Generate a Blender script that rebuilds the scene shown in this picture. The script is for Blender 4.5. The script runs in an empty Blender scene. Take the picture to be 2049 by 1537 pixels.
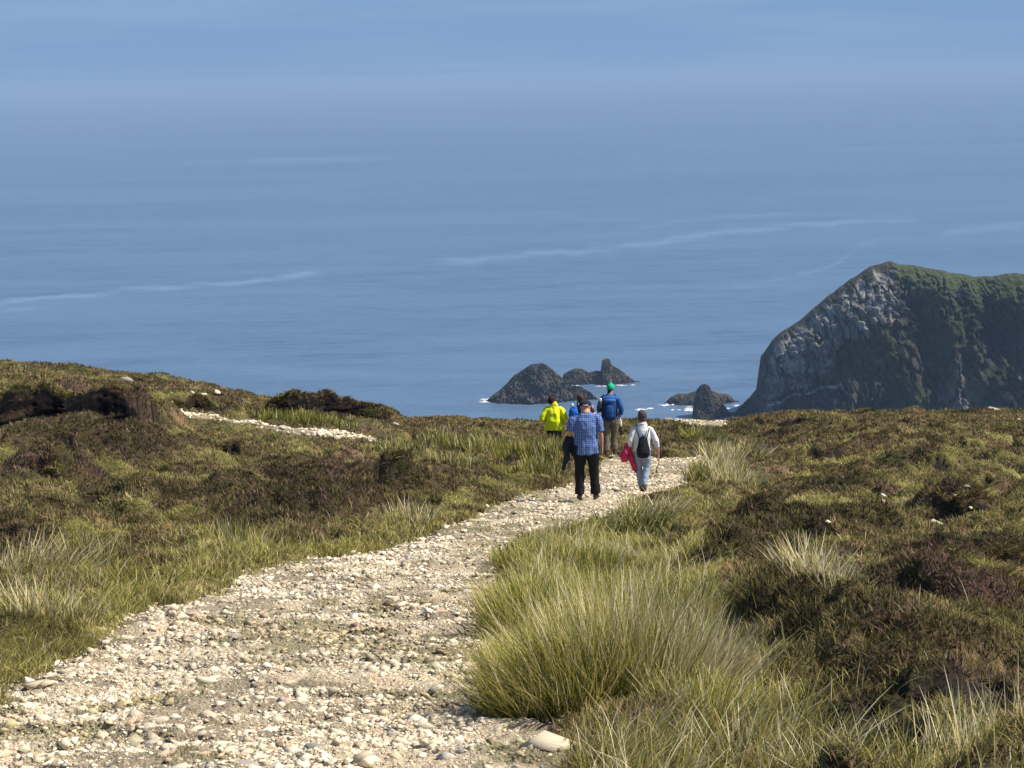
import bpy, math
import numpy as np
from mathutils import Matrix, Vector
R = math.radians
rng = np.random.default_rng(11)
scene = bpy.context.scene
COL = scene.collection

# ------------------------------------------------------------------ camera, sky, sun
CAM_Z = 150.0
PITCH, ROLL, FPX = R(8.02), R(-1.3), 4368.0
cam_d = bpy.data.cameras.new('camera'); cam = bpy.data.objects.new('camera', cam_d); COL.objects.link(cam)
cam_d.sensor_width = 36.0; cam_d.lens = FPX / 2049 * 36.0
cam_d.clip_start = 0.3; cam_d.clip_end = 400000
CM = Matrix.Rotation(math.pi / 2 - PITCH, 4, 'X') @ Matrix.Rotation(ROLL, 4, 'Z')
cam.matrix_world = Matrix.Translation((0, 0, CAM_Z)) @ CM
scene.camera = cam
SUN_EL, SUN_AZ = R(52), R(97)          # azimuth clockwise from +Y (the view direction)
wd = bpy.data.worlds.new('World'); scene.world = wd; wd.use_nodes = True
wn = wd.node_tree; wn.nodes.clear()
sky = wn.nodes.new('ShaderNodeTexSky'); sky.sky_type = 'NISHITA'; sky.sun_disc = False
sky.sun_elevation = SUN_EL; sky.sun_rotation = SUN_AZ; sky.altitude = 0; sky.air_density = 1.0; sky.dust_density = 0.3; sky.ozone_density = 2.5
tint = wn.nodes.new('ShaderNodeMix'); tint.data_type = 'RGBA'; tint.blend_type = 'MULTIPLY'; tint.inputs[0].default_value = 1.0
tint.inputs[7].default_value = (0.78, 0.92, 1.0, 1)
bg = wn.nodes.new('ShaderNodeBackground'); bg.inputs[1].default_value = 0.085
wo = wn.nodes.new('ShaderNodeOutputWorld')
wn.links.new(sky.outputs[0], tint.inputs[6]); 
def wnode(k, **kw):
    x = wn.nodes.new(k)
    for a_, v_ in kw.items(): setattr(x, a_, v_)
    return x
wc = wnode('ShaderNodeTexCoord'); wsep = wnode('ShaderNodeSeparateXYZ'); wn.links.new(wc.outputs['Generated'], wsep.inputs[0])
wr_ = wnode('ShaderNodeMapRange', interpolation_type='SMOOTHSTEP'); wn.links.new(wsep.outputs[2], wr_.inputs[0]); wr_.inputs[1].default_value = .05; wr_.inputs[2].default_value = .30; wr_.inputs[3].default_value = .93; wr_.inputs[4].default_value = .0
wmap = wnode('ShaderNodeMapping'); wmap.inputs['Scale'].default_value = (2.2, 2.2, 26); wn.links.new(wc.outputs['Generated'], wmap.inputs[0])
wno = wnode('ShaderNodeTexNoise'); wno.inputs['Scale'].default_value = 2.6; wno.inputs['Detail'].default_value = 5; wn.links.new(wmap.outputs[0], wno.inputs['Vector'])
wrp = wnode('ShaderNodeValToRGB'); wrp.color_ramp.elements[0].position = .42; wrp.color_ramp.elements[0].color = (1.60, 2.85, 5.0, 1); wrp.color_ramp.elements[1].position = .64; wrp.color_ramp.elements[1].color = (1.95, 3.2, 5.2, 1); wn.links.new(wno.outputs[0], wrp.inputs[0])
wmx = wnode('ShaderNodeMix', data_type='RGBA'); wn.links.new(wr_.outputs[0], wmx.inputs[0]); wn.links.new(tint.outputs[2], wmx.inputs[6]); wn.links.new(wrp.outputs[0], wmx.inputs[7])
wn.links.new(wmx.outputs[2], bg.inputs[0]); wn.links.new(bg.outputs[0], wo.inputs[0])
sd = bpy.data.lights.new('sun', 'SUN'); sd.energy = 4.6; sd.angle = R(0.53); sd.color = (1.0, 0.925, 0.79)
so = bpy.data.objects.new('sun', sd); COL.objects.link(so)
SUN_DIR = Vector((math.sin(SUN_AZ) * math.cos(SUN_EL), math.cos(SUN_AZ) * math.cos(SUN_EL), math.sin(SUN_EL)))
so.rotation_euler = SUN_DIR.to_track_quat('Z', 'Y').to_euler()
so.location = (0, 0, 300)
vs = scene.view_settings; vs.view_transform = 'Standard'; vs.look = 'None'; vs.exposure = 0.5; vs.gamma = 1.0
scene.cycles.volume_bounces = 0; scene.cycles.max_bounces = 5; scene.cycles.diffuse_bounces = 2; scene.cycles.transparent_max_bounces = 8

# ------------------------------------------------------------------ numpy noise
def h2(ix, iy, seed):
    n = (ix.astype(np.int64) * 374761393 + iy.astype(np.int64) * 668265263 + seed * 974634777) & 0xffffffff
    n = ((n ^ (n >> 13)) * 1274126177) & 0xffffffff
    n = n ^ (n >> 16)
    return (n & 0xffffff) / float(0x1000000)
def vn(x, y, seed=0):
    ix = np.floor(x); iy = np.floor(y); fx = x - ix; fy = y - iy
    u = fx * fx * (3 - 2 * fx); v = fy * fy * (3 - 2 * fy)
    a = h2(ix, iy, seed); b = h2(ix + 1, iy, seed); c = h2(ix, iy + 1, seed); d = h2(ix + 1, iy + 1, seed)
    return (a + (b - a) * u) * (1 - v) + (c + (d - c) * u) * v
def fbm(x, y, seed=0, o=4):
    s = 0; a = .5; t = 0
    for k in range(o):
        s = s + a * vn(x * 2 ** k + 17.3 * k, y * 2 ** k - 9.1 * k, seed + k); t += a; a *= .5
    return s / t
def domes(x, y, cell, seed):
    """rounded cushions: one jittered dome per cell; returns height 0..1 and the id of the winning dome"""
    gx = x / cell; gy = y / cell; ix = np.floor(gx); iy = np.floor(gy)
    best = np.zeros_like(gx); bid = np.zeros_like(gx)
    for dx in (-1, 0, 1):
        for dy in (-1, 0, 1):
            cx = ix + dx; cy = iy + dy
            jx = cx + .1 + .8 * h2(cx, cy, seed); jy = cy + .1 + .8 * h2(cx, cy, seed + 1)
            r = .38 + .42 * h2(cx, cy, seed + 2); hh = .3 + .7 * h2(cx, cy, seed + 3)
            q = 1 - ((gx - jx) ** 2 + (gy - jy) ** 2) / (r * r)
            hgt = hh * np.sqrt(np.clip(q, 0, 1))
            m = hgt > best
            best = np.where(m, hgt, best); bid = np.where(m, h2(cx, cy, seed + 4), bid)
    return best, bid
def sstep(a, b, x):
    t = np.clip((x - a) / (b - a), 0, 1); return t * t * (3 - 2 * t)

# ------------------------------------------------------------------ base lie of the land
_py = np.array([-80, -20, 0, 4, 9.5, 15, 20, 30, 39, 44, 52, 60, 70, 74, 80, 100, 150, 250, 400, 560, 3000.])
_pz = np.array([6, 1, -1.65, -2.2, -3.10, -3.98, -4.75, -6.32, -7.69, -8.36, -9.17, -10.03, -11.08, -11.75, -13.3, -20, -42, -85, -135, -165, -165.])
_ty = np.arange(-80, 600, .25); _tz = np.interp(_ty, _py, _pz)
_k = np.exp(-np.linspace(-2, 2, 17) ** 2); _k /= _k.sum()
_tz[8:-8] = np.convolve(_tz, _k, 'valid')
_lx = np.array([-200, -60, -30, -22, -16.4, -11.6, -9, -6.8, -3.6, 0, 6.8, 9.2, 16.8, 40, 200.])
_lz = np.array([14, 6.5, 3.6, 2.85, 2.28, 1.72, 1.15, .68, .1, 0, -.28, .04, -.12, 2, 10.])
def h0(x, y):
    z = np.interp(y, _ty, _tz)
    ramp = .15 + .85 * sstep(18, 62, y)
    z = z + np.interp(x, _lx, _lz) * ramp
    z = z - .28 * sstep(1.2, 4.0, x - .06 * y) * (1 - sstep(26, 45, y))
    return z + CAM_Z
M3 = np.array(CM.to_3x3())
def rays(px, py):
    d = np.stack([(np.asarray(px, float) - 1024.5) / FPX, -(np.asarray(py, float) - 768.5) / FPX, -np.ones(np.shape(px))], -1) @ M3.T
    return d / d[..., 1:2]
def ground_at(pts):
    """points of the photo -> places on the ground (x, y)"""
    p = np.array(pts, float); d = rays(p[:, 0], p[:, 1])
    ys = np.arange(4, 90, .05)
    X = d[:, 0:1] * ys; Z = CAM_Z + d[:, 2:3] * ys
    below = Z < h0(X, np.broadcast_to(ys, X.shape))
    k = np.where(below.any(1), below.argmax(1), len(ys) - 1)
    # lines of sight that just clear the brow stand on it
    miss = ~below.any(1)
    if miss.any():
        gap = (Z - h0(X, np.broadcast_to(ys, X.shape)))[:, :1320]
        k = np.where(miss, gap.argmin(1), k)
    yy = ys[k]; return np.stack([d[:, 0] * yy, yy], -1)
def at_depth(px, py, y):
    d = rays(px, py); return np.stack([d[..., 0] * y, np.asarray(y) + 0 * d[..., 0], CAM_Z + d[..., 2] * y], -1)
def pip(x, y, P):
    ins = np.zeros(x.shape, bool); n = len(P)
    for i in range(n):
        x0, y0 = P[i]; x1, y1 = P[(i + 1) % n]
        if y0 == y1: continue
        c = ((y0 > y) != (y1 > y)) & (x < (x1 - x0) * (y - y0) / (y1 - y0) + x0); ins ^= c
    return ins
def segdist(x, y, P, closed=False):
    best = np.full(x.shape, 1e9); n = len(P)
    for i in range(n if closed else n - 1):
        x0, y0 = P[i]; x1, y1 = P[(i + 1) % n]; dx, dy = x1 - x0, y1 - y0; L = dx * dx + dy * dy + 1e-12
        t = np.clip(((x - x0) * dx + (y - y0) * dy) / L, 0, 1)
        best = np.minimum(best, (x - x0 - t * dx) ** 2 + (y - y0 - t * dy) ** 2)
    return np.sqrt(best)
def sdist(x, y, P):
    """signed distance, positive inside"""
    d = segdist(x, y, P, True); return np.where(pip(x, y, P), d, -d)

# ------------------------------------------------------------------ where things lie
L_edge = ground_at([(-330, 1536), (-120, 1450), (10, 1405), (110, 1345), (205, 1295), (255, 1240), (350, 1210), (440, 1188), (520, 1145), (620, 1122), (770, 1105), (850, 1075), (930, 1045), (1000, 1012), (1060, 985), (1130, 975), (1190, 948), (1205, 920), (1225, 908)])
R_edge = ground_at([(1424, 905), (1412, 930), (1395, 955), (1335, 985), (1255, 1006), (1225, 1035), (1130, 1055), (1045, 1078), (1000, 1120), (985, 1190), (960, 1260), (960, 1330), (985, 1385), (1040, 1430), (1100, 1450), (1130, 1536)])
PATH = [(-2.6, 3.0)] + [tuple(p) for p in L_edge] + [(2.9, 53.5), (5.0, 54.6)] + [tuple(p) for p in R_edge] + [(.15, 3.0)]
PATH2 = [tuple(p) for p in ground_at([(1312, 836), (1345, 829), (1400, 838), (1455, 850), (1440, 862), (1385, 858), (1345, 850)])]
TRK1 = [tuple(p) for p in ground_at([(352, 843), (400, 849), (452, 856), (500, 864), (580, 876), (650, 884), (735, 889)])]
TRK2 = [tuple(p) for p in ground_at([(0, 728), (60, 734), (130, 744)])]
VERGE_R = [tuple(p) for p in ground_at([(1000, 1120), (1080, 1062), (1230, 1040), (1400, 1100), (1455, 1190), (1500, 1290), (1600, 1380), (1700, 1450), (1960, 1545), (1130, 1545), (1090, 1450), (985, 1385), (960, 1260)])] + [(2.2, 5), (.2, 5)]
GREEN_R = [tuple(p) for p in ground_at([(1330, 985), (1420, 975), (1450, 1010), (1420, 1060), (1440, 1110), (1330, 1080), (1260, 1050)])]
MOUNDS = []   # x, y, rx, ry, h, heather, purple
for px, py, rx, ry, h, he, pu in [
    (640, 1040, 1.7, 2.4, .32, .9, .35), (790, 1005, 1.1, 1.8, .34, 1, .25), (700, 970, 2.0, 2.0, .16, 1, .5), (560, 1060, 1.0, 1.6, .3, .9, .2), (500, 1010, 1.2, 2, .25, .8, .1),
    (190, 905, 2.2, 2.5, .35, .7, .3), (120, 960, 1.0, 1.3, .35, 1, .7), (330, 1015, 1.5, 1.6, .25, .7, .1), (30, 1150, .45, .7, .35, 1, .1),
    (1900, 1025, .75, 1.2, .30, 1, .5), (1960, 1160, 1.1, 1.2, .28, 1, .3), (1790, 1210, .65, .9, .26, 1, .1), (1930, 1245, .5, .7, .22, 1, .5),
    (1560, 1235, .5, 1.3, .2, .8, .0), (1680, 1290, .5, 1.1, .2, .9, .0), (1800, 1340, .6, 1.0, .2, .9, .1), (1910, 1420, .38, .5, .22, 1, .8), (1720, 1420, .35, .6, .16, .9, .2),
    (1480, 1130, .7, 1.2, .22, .8, 0), (1560, 1080, .8, 1.3, .25, .8, .1), (1730, 1080, .9, 1.2, .2, .5, 0), (1640, 990, 1.2, 1.5, .22, .6, .1), (1200, 880, 1, 2, .0, 0, 0)]:
    g = ground_at([(px, py)])[0]; MOUNDS.append((g[0], g[1], rx, ry, h, he, pu))
BANKS = []    # foot line of a peat face (west to east), height, how far the raised ground behind carries
for pts, h, back in [([(-120, 868), (0, 872), (70, 866), (130, 874), (200, 868), (260, 872), (325, 862)], .95, 4.5), ([(340, 842), (390, 840), (430, 846)], .28, 2.0),
                     ([(530, 838), (600, 846), (650, 842), (720, 846), (780, 852)], .72, 4.0), ([(700, 1030), (760, 1012), (820, 1000), (872, 975)], .5, 2.5),
                     ([(88, 972), (120, 978), (150, 966)], .30, 1.2), ([(1872, 1035), (1920, 1042), (1985, 1030)], .24, 1.6), ([(1893, 1170), (1950, 1180), (2010, 1176), (2100, 1180)], .26, 1.6),
                     ([(1985, 1222), (2049, 1212), (2120, 1220)], .22, 1.2), ([(1615, 1128), (1665, 1136)], .14, .8), ([(1365, 838), (1450, 836)], .0, 1.0), ([(1500, 842), (1560, 848), (1620, 846), (1700, 858), (1780, 862)], .12, 1.0)]:
    BANKS.append(([tuple(p) for p in ground_at(pts)], h, back))
def path_sd(x, y):
    w = .16 * (fbm(x * 2.2, y * 2.2, 71, 3) - .5) * 2
    d1 = sdist(x, y, PATH) + w; d2 = sdist(x, y, PATH2) + w * 2
    t = .34 - segdist(x, y, TRK1) + w * 1.6
    t2 = .22 - segdist(x, y, TRK2) + w
    return np.maximum.reduce([d1, d2, t, t2]), d1
LR = .7
def bank_terms(x, y):
    add = np.zeros_like(x); face = np.zeros_like(x)
    for P, h, back in BANKS:
        if h == 0: continue
        P = np.array(P); lo, hi = P[0, 0], P[-1, 0]
        line = np.interp(x, P[:, 0], P[:, 1]) + LR * (fbm(x * 1.3, x * 0 + 3, 5, 5) - .5) + .25 * (fbm(x * 6, y * 3 + 3, 6, 3) - .5)
        ends = sstep(lo - .25, lo + .25, x) * (1 - sstep(hi - .3, hi + .3, x))
        s = y - line
        hh = h * (.72 + .4 * fbm(x * 1.4, y * .5, 9, 4))
        add = np.maximum(add, ends * hh * sstep(0, .22, s + .12 * (fbm(x * 5, y * 9, 19, 3) - .5)) * np.exp(-np.clip(s - .3, 0, 99) / back))
        face = np.maximum(face, ends * (s > -.12) * (s < .22))
    return add, face
def veg(x, y):
    """heather cover, purple bloom, dry grass (0..1 each)"""
    n = fbm(x * .55, y * .33, 31, 3); n2 = fbm(x * 1.6, y * 1.3, 41, 3)
    d, i = domes(x, y, 1.0, 101)
    he = sstep(.34, .56, .30 * n + .30 * n2 + .28 * i + .18 * d + .10 * sstep(45, 62, y))
    pu = sstep(.62, .78, fbm(x * .8 + 40, y * .6, 51, 3)) * .5
    dry = sstep(.45, .75, fbm(x * .7 + 9, y * .45 + 4, 61, 4))
    for mx, my, rx, ry, h, mh, mp in MOUNDS:
        q = sstep(0, .5, 1.25 - ((x - mx) / rx) ** 2 - ((y - my) / ry) ** 2)
        he = he * (1 - q) + q * mh * (.7 + .3 * sstep(.3, .5, n2)); pu = np.maximum(pu * (1 - q), q * mp * sstep(.35, .65, n2 * .5 + .5 * vn(x * 4, y * 4, 7)))
    vr = sstep(-.1, .25, sdist(x, y, VERGE_R)); he = he * (1 - vr)
    gr = sstep(-.2, .4, sdist(x, y, GREEN_R)); he = he * (1 - .8 * gr); dry = dry * (1 - .8 * gr)
    lv = (1 - sstep(.3, 2.6, segdist(x, y, L_edge))) * (1 - sstep(26, 40, y)); he = he * (1 - .85 * lv)
    return he, pu, dry, vr
def gaps(x, y): return sstep(.655, .70, fbm(x * 1.5 + 31, y * 1.1 + 7, 231, 4))
def hfull(x, y, sd=None, fine=True):
    if sd is None: sd, _ = path_sd(x, y)
    z = h0(x, y)
    P = sstep(-.12, .10, sd)
    off = sstep(.0, 1.1, -sd)
    d1, i1 = domes(x + .5 * vn(x, y, 3), y + .5 * vn(x, y, 4), 1.05, 101)
    d2, i2 = domes(x, y, 2.6, 201)
    d3, i3 = domes(x + .2 * vn(x * 3, y * 3, 13), y, .42, 301)
    dip = 1 - .4 * sstep(55, 68, y)
    rough = (.30 * d1 + .26 * d2 + .14 * d3 + .12 * (fbm(x * .35, y * .35, 21, 3) - .5)) * dip
    vr = sstep(-.3, .5, sdist(x, y, VERGE_R))
    rough = rough * (1 - .65 * vr) * (.12 + .88 * sstep(.5, 2.4, segdist(x, y + 1.0, TRK1))) * (.1 + .9 * sstep(.2, 2.6, -sdist(x, y + 1.6, PATH2)))
    z = z - .03 - .10 * sstep(40, 62, y) - .24 * off * (1 - .7 * sstep(42, 60, y)) + rough * (.12 + .88 * off) + .05 * sstep(0, .3, -sd) * (1 - P)
    for mx, my, rx, ry, h, mh, mp in MOUNDS:
        q = np.clip(1 - ((x - mx) / rx) ** 2 - ((y - my) / ry) ** 2, 0, 1)
        z = z + 1.3 * h * q ** .7 * off * (.75 + .5 * fbm(x * 2.2, y * 2.2, 23, 3))
    b, f = bank_terms(x, y)
    z = z + b * (1 - P)
    # the trodden track: worn almost smooth, ruts and a raised stony spine
    zp = h0(x, y) - .02 - .05 * sstep(45, 62, y) + .07 * (fbm(x * 1.3, y * .9, 81, 3) - .5) + .05 * (fbm(x * 5, y * 5, 83, 3) - .5) + .055 * (sstep(.42, .58, fbm(x * 1.8, y * 5.5, 87, 3)) - .5) * (.4 + fbm(x * .8, y * .8, 88, 2)) + .05 * np.clip(1 - segdist(x, y, TRK1) / .5, 0, 1)
    if fine: zp = zp + .026 * (vn(x * 15, y * 19, 85) - .5) + .014 * (vn(x * 33, y * 40, 86) - .5)
    berm = .26 * np.exp(-(segdist(x, y, TRK1) / 1.2) ** 2) + .22 * sstep(-1.6, .2, sdist(x, y, PATH2))
    z = z - .13 * gaps(x, y) * sstep(.6, 1.2, -sd)
    return z * (1 - P) + zp * P + berm

# ------------------------------------------------------------------ mesh and material helpers
def mesh_np(name, V, F, col=None, smooth=False):
    me = bpy.data.meshes.new(name); V = np.ascontiguousarray(V, np.float32); F = np.ascontiguousarray(F, np.int32)
    me.vertices.add(len(V)); me.vertices.foreach_set('co', V.ravel())
    me.loops.add(F.size); me.loops.foreach_set('vertex_index', F.ravel())
    me.polygons.add(len(F)); me.polygons.foreach_set('loop_start', np.arange(0, F.size, F.shape[1], dtype=np.int32))
    if smooth: me.polygons.foreach_set('use_smooth', np.ones(len(F), bool))
    if col is not None:
        a = me.color_attributes.new('Col', 'FLOAT_COLOR', 'POINT')
        c = np.ones((len(V), 4), np.float32); c[:, :3] = col; a.data.foreach_set('color', c.ravel())
    me.update(calc_edges=True)
    return me
def link(name, me, m=None, parent=None, loc=None):
    o = bpy.data.objects.new(name, me); COL.objects.link(o)
    if m: me.materials.append(m)
    if parent: o.parent = parent
    if loc is not None: o.location = loc
    return o
def tag(o, label=None, cat=None, group=None, kind=None):
    if label: o['label'] = label
    if cat: o['category'] = cat
    if group: o['group'] = group
    if kind: o['kind'] = kind
    return o
class NT:
    def __init__(s, name):
        s.m = bpy.data.materials.new(name); s.m.use_nodes = True; s.t = s.m.node_tree; s.t.nodes.clear()
        s.out = s.t.nodes.new('ShaderNodeOutputMaterial'); s.b = s.t.nodes.new('ShaderNodeBsdfPrincipled'); s.l(s.b.outputs[0], s.out.inputs[0])
    def n(s, k, **kw):
        x = s.t.nodes.new(k)
        for a, v in kw.items(): setattr(x, a, v)
        return x
    def l(s, a, b): s.t.links.new(a, b)
    def coord(s, which='Object', scale=(1, 1, 1)):
        c = s.n('ShaderNodeTexCoord'); mp = s.n('ShaderNodeMapping'); mp.inputs['Scale'].default_value = scale; s.l(c.outputs[which], mp.inputs[0]); return mp.outputs[0]
    def noise(s, vec, scale, detail=4, rough=.6):
        x = s.n('ShaderNodeTexNoise'); x.inputs['Scale'].default_value = scale; x.inputs['Detail'].default_value = detail; x.inputs['Roughness'].default_value = rough; s.l(vec, x.inputs['Vector']); return x.outputs[0]
    def ramp(s, f, stops):
        x = s.n('ShaderNodeValToRGB'); e = x.color_ramp.elements
        while len(e) < len(stops): e.new(.5)
        for q, (p, c) in zip(e, stops): q.position = p; q.color = (c, c, c, 1) if isinstance(c, (int, float)) else tuple(c) + (1,)
        s.l(f, x.inputs[0]); return x.outputs[0]
    def mix(s, f, a, b, mode='MIX'):
        x = s.n('ShaderNodeMix', data_type='RGBA', blend_type=mode)
        for sock, v in ((x.inputs[0], f), (x.inputs[6], a), (x.inputs[7], b)):
            if isinstance(v, (int, float)): sock.default_value = v
            elif isinstance(v, tuple): sock.default_value = v + (1,)
            else: s.l(v, sock)
        return x.outputs[2]
    def bump(s, h, strength, dist):
        x = s.n('ShaderNodeBump'); x.inputs['Strength'].default_value = strength; x.inputs['Distance'].default_value = dist; s.l(h, x.inputs['Height']); s.l(x.outputs[0], s.b.inputs['Normal'])
    def col(s, c):
        if isinstance(c, tuple): s.b.inputs['Base Color'].default_value = c + (1,)
        else: s.l(c, s.b.inputs['Base Color'])
    def rough(s, r, spec=.3): s.b.inputs['Roughness'].default_value = r; s.b.inputs['Specular IOR Level'].default_value = spec
def mat_attr(name, nscale=30, lo=.65, hi=1.35, rough=.9, bump=0, bdist=.02, spec=.2, stretch=(1, 1, 1)):
    m = NT(name); a = m.n('ShaderNodeAttribute', attribute_name='Col'); v = m.coord('Object', stretch)
    f = m.noise(v, nscale); k = m.ramp(f, [(.3, lo), (.7, hi)])
    m.col(m.mix(1.0, a.outputs[0], k, 'MULTIPLY')); m.rough(rough, spec)
    if bump: m.bump(f, bump, bdist)
    return m.m
def mat_leaf(name, trans=.3, rough=.55, spec=.25):
    m = NT(name); a = m.n('ShaderNodeAttribute', attribute_name='Col'); m.l(a.outputs[0], m.b.inputs['Base Color']); m.rough(rough, spec)
    t = m.n('ShaderNodeBsdfTranslucent'); m.l(a.outputs[0], t.inputs[0]); x = m.n('ShaderNodeMixShader'); x.inputs[0].default_value = trans
    m.l(m.b.outputs[0], x.inputs[1]); m.l(t.outputs[0], x.inputs[2]); m.l(x.outputs[0], m.out.inputs[0]); return m.m
def mat_plain(name, c, rough=.8, nscale=20, var=.2, bump=.2, spec=.25, stretch=(1, 1, 1), bd=.01):
    m = NT(name); f = m.noise(m.coord('Object', stretch), nscale, 5)
    k = m.ramp(f, [(.3, 1 - var), (.7, 1 + var)]); m.col(m.mix(1.0, c, k, 'MULTIPLY')); m.rough(rough, spec)
    if bump: m.bump(f, bump, bd)
    return m.m
GRASS = np.array([.185, .160, .052]); GRASS2 = np.array([.125, .120, .032]); STRAW = np.array([.50, .43, .25]); STRAW2 = np.array([.30, .245, .12])
HEATH = np.array([.098, .072, .036]); HEATH2 = np.array([.175, .115, .060]); HGREEN = np.array([.100, .102, .028]); PURP = np.array([.16, .085, .075]); PEAT = np.array([.010, .008, .008])
CREAM = np.array([.64, .52, .36]); DIRT = np.array([.40, .325, .225])
def lerp(a, b, t): return a + (b - a) * t[:, None]
def cushion_tint(x, y):
    dk = np.zeros_like(x)
    for mx, my, rx, ry, h, mh, mp in MOUNDS: dk = np.maximum(dk, (h > 0) * sstep(0, .5, 1.1 - ((x - mx) / rx) ** 2 - ((y - my) / ry) ** 2))
    d1, i1 = domes(x + .5 * vn(x, y, 3), y + .5 * vn(x, y, 4), 1.05, 101); d3, i3 = domes(x + .2 * vn(x * 3, y * 3, 13), y, .42, 301)
    return (.48 + .80 * i1 + .62 * i3) * (1 - .45 * dk)
def ground_col(x, y, slope=None, face=None):
    he, pu, dry, vr = veg(x, y); n = fbm(x * 3.1, y * 3.1, 91, 4)
    c = lerp(np.broadcast_to(GRASS2, (len(x), 3)), GRASS * 1.0, n)
    c = lerp(c, STRAW2 * .75, dry * .55)
    hc = lerp(np.broadcast_to(HEATH, (len(x), 3)), HEATH2, sstep(.4, .7, fbm(x * 2.3, y * 2.3, 95, 3)))
    hc = lerp(hc, HGREEN, sstep(.5, .7, fbm(x * 1.1, y * 1.1, 97, 3)) * .7)
    hc = lerp(hc, PURP, pu)
    c = lerp(c, hc, he)
    return c * cushion_tint(x, y)[:, None]

# ------------------------------------------------------------------ ground and path (one sheet, cut along the track's edge)
rows = [3.0]
while rows[-1] < 92: rows.append(rows[-1] + np.interp(rows[-1], [3, 10, 20, 45, 80, 95], [.05, .026, .035, .07, .10, .3]))
rows = np.array(rows)
uc = np.concatenate([np.linspace(-.5, -.27, 40, endpoint=False), np.linspace(-.27, .27, 640), np.linspace(.27, .5, 41)[1:]])
nr, nc = len(rows), len(uc)
GX = (uc[None, :] * (rows[:, None] + 1.5)).ravel(); GY = np.repeat(rows, nc)
sdg, sdm = path_sd(GX, GY)
GZ = hfull(GX, GY, sdg)
def gridfield(A):
    A = A.reshape(nr, nc)
    def f(x, y):
        i = np.clip(np.searchsorted(rows, y) - 1, 0, nr - 2); t = np.clip((y - rows[i]) / (rows[i + 1] - rows[i]), 0, 1)
        u = x / (y + 1.5); j = np.clip(np.searchsorted(uc, u) - 1, 0, nc - 2); w = np.clip((u - uc[j]) / (uc[j + 1] - uc[j]), 0, 1)
        return (A[i, j] * (1 - w) + A[i, j + 1] * w) * (1 - t) + (A[i + 1, j] * (1 - w) + A[i + 1, j + 1] * w) * t
    return f
fast_h = gridfield(GZ); fast_sd = gridfield(sdg); fast_veg = [gridfield(v_) for v_ in veg(GX, GY)]; fast_tint = gridfield(cushion_tint(GX, GY))
_b, _f = bank_terms(GX, GY); fast_face = gridfield(_f * 1.0)
dzdy = np.gradient(GZ.reshape(nr, nc), rows, axis=0).ravel()
_, face = bank_terms(GX, GY)
gc = ground_col(GX, GY) * .85
pe = np.clip(sstep(.55, 1.1, dzdy - np.interp(GY, [0, 70, 90], [-.15, -.1, -.5])) * .4 + face * sstep(.3, .7, dzdy + .1), 0, 1)
gp_ = gaps(GX, GY) * sstep(.6, 1.2, -sdg); gc = lerp(gc, np.broadcast_to(np.array([.022, .016, .012]), gc.shape), gp_); fast_gap = gridfield(gp_)
gc = lerp(gc, lerp(np.broadcast_to(PEAT, (len(GX), 3)), np.array([.055, .038, .026]), sstep(.45, .75, fbm(GX * 5, GY * 5 + GZ * 7, 33, 4))), pe * (.25 + .75 * sstep(.36, .5, fbm(GX * 3.5, GZ * 5, 35, 3))))
pc = lerp(np.broadcast_to(DIRT * .82, (len(GX), 3)), CREAM * .92, sstep(.4, .65, fbm(GX * 1.8, GY * 1.4, 111, 4)))
pgreen = sstep(.52, .66, fbm(GX * 1.9, GY * 2.6, 115, 4)); pc = lerp(pc, np.array([.20, .185, .10]), pgreen * .7)
edge = 1 - sstep(.0, .3, sdg)
pc = lerp(pc, np.array([.16, .13, .075]), edge * .55)
idx = np.arange(nr * nc).reshape(nr, nc)
F = np.stack([idx[:-1, :-1], idx[:-1, 1:], idx[1:, 1:], idx[1:, :-1]], -1).reshape(-1, 4)
isp = (sdg[F].mean(1) > 0)
GV = np.stack([GX, GY, GZ], -1)
def sub(Fs, C):
    u, inv = np.unique(Fs, return_inverse=True); return GV[u], inv.reshape(Fs.shape), C[u]
m_ground = mat_attr('moorland soil and moss', 26, .5, 1.5, .95, 1.0, .06)
m_path = mat_attr('stony track grit', 48, .45, 1.5, .92, 1.0, .03)
V, FF, C = sub(F[~isp], gc); tag(link('ground', mesh_np('ground', V, FF, C, True), m_ground), kind='structure')
V, FF, C = sub(F[isp], pc); tag(link('path', mesh_np('path', V, FF, C, True), m_path), kind='structure')
m_peat = mat_attr('crumbling black peat', 5, .5, 1.5, 1.0, 1.0, .06, .04)
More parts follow.
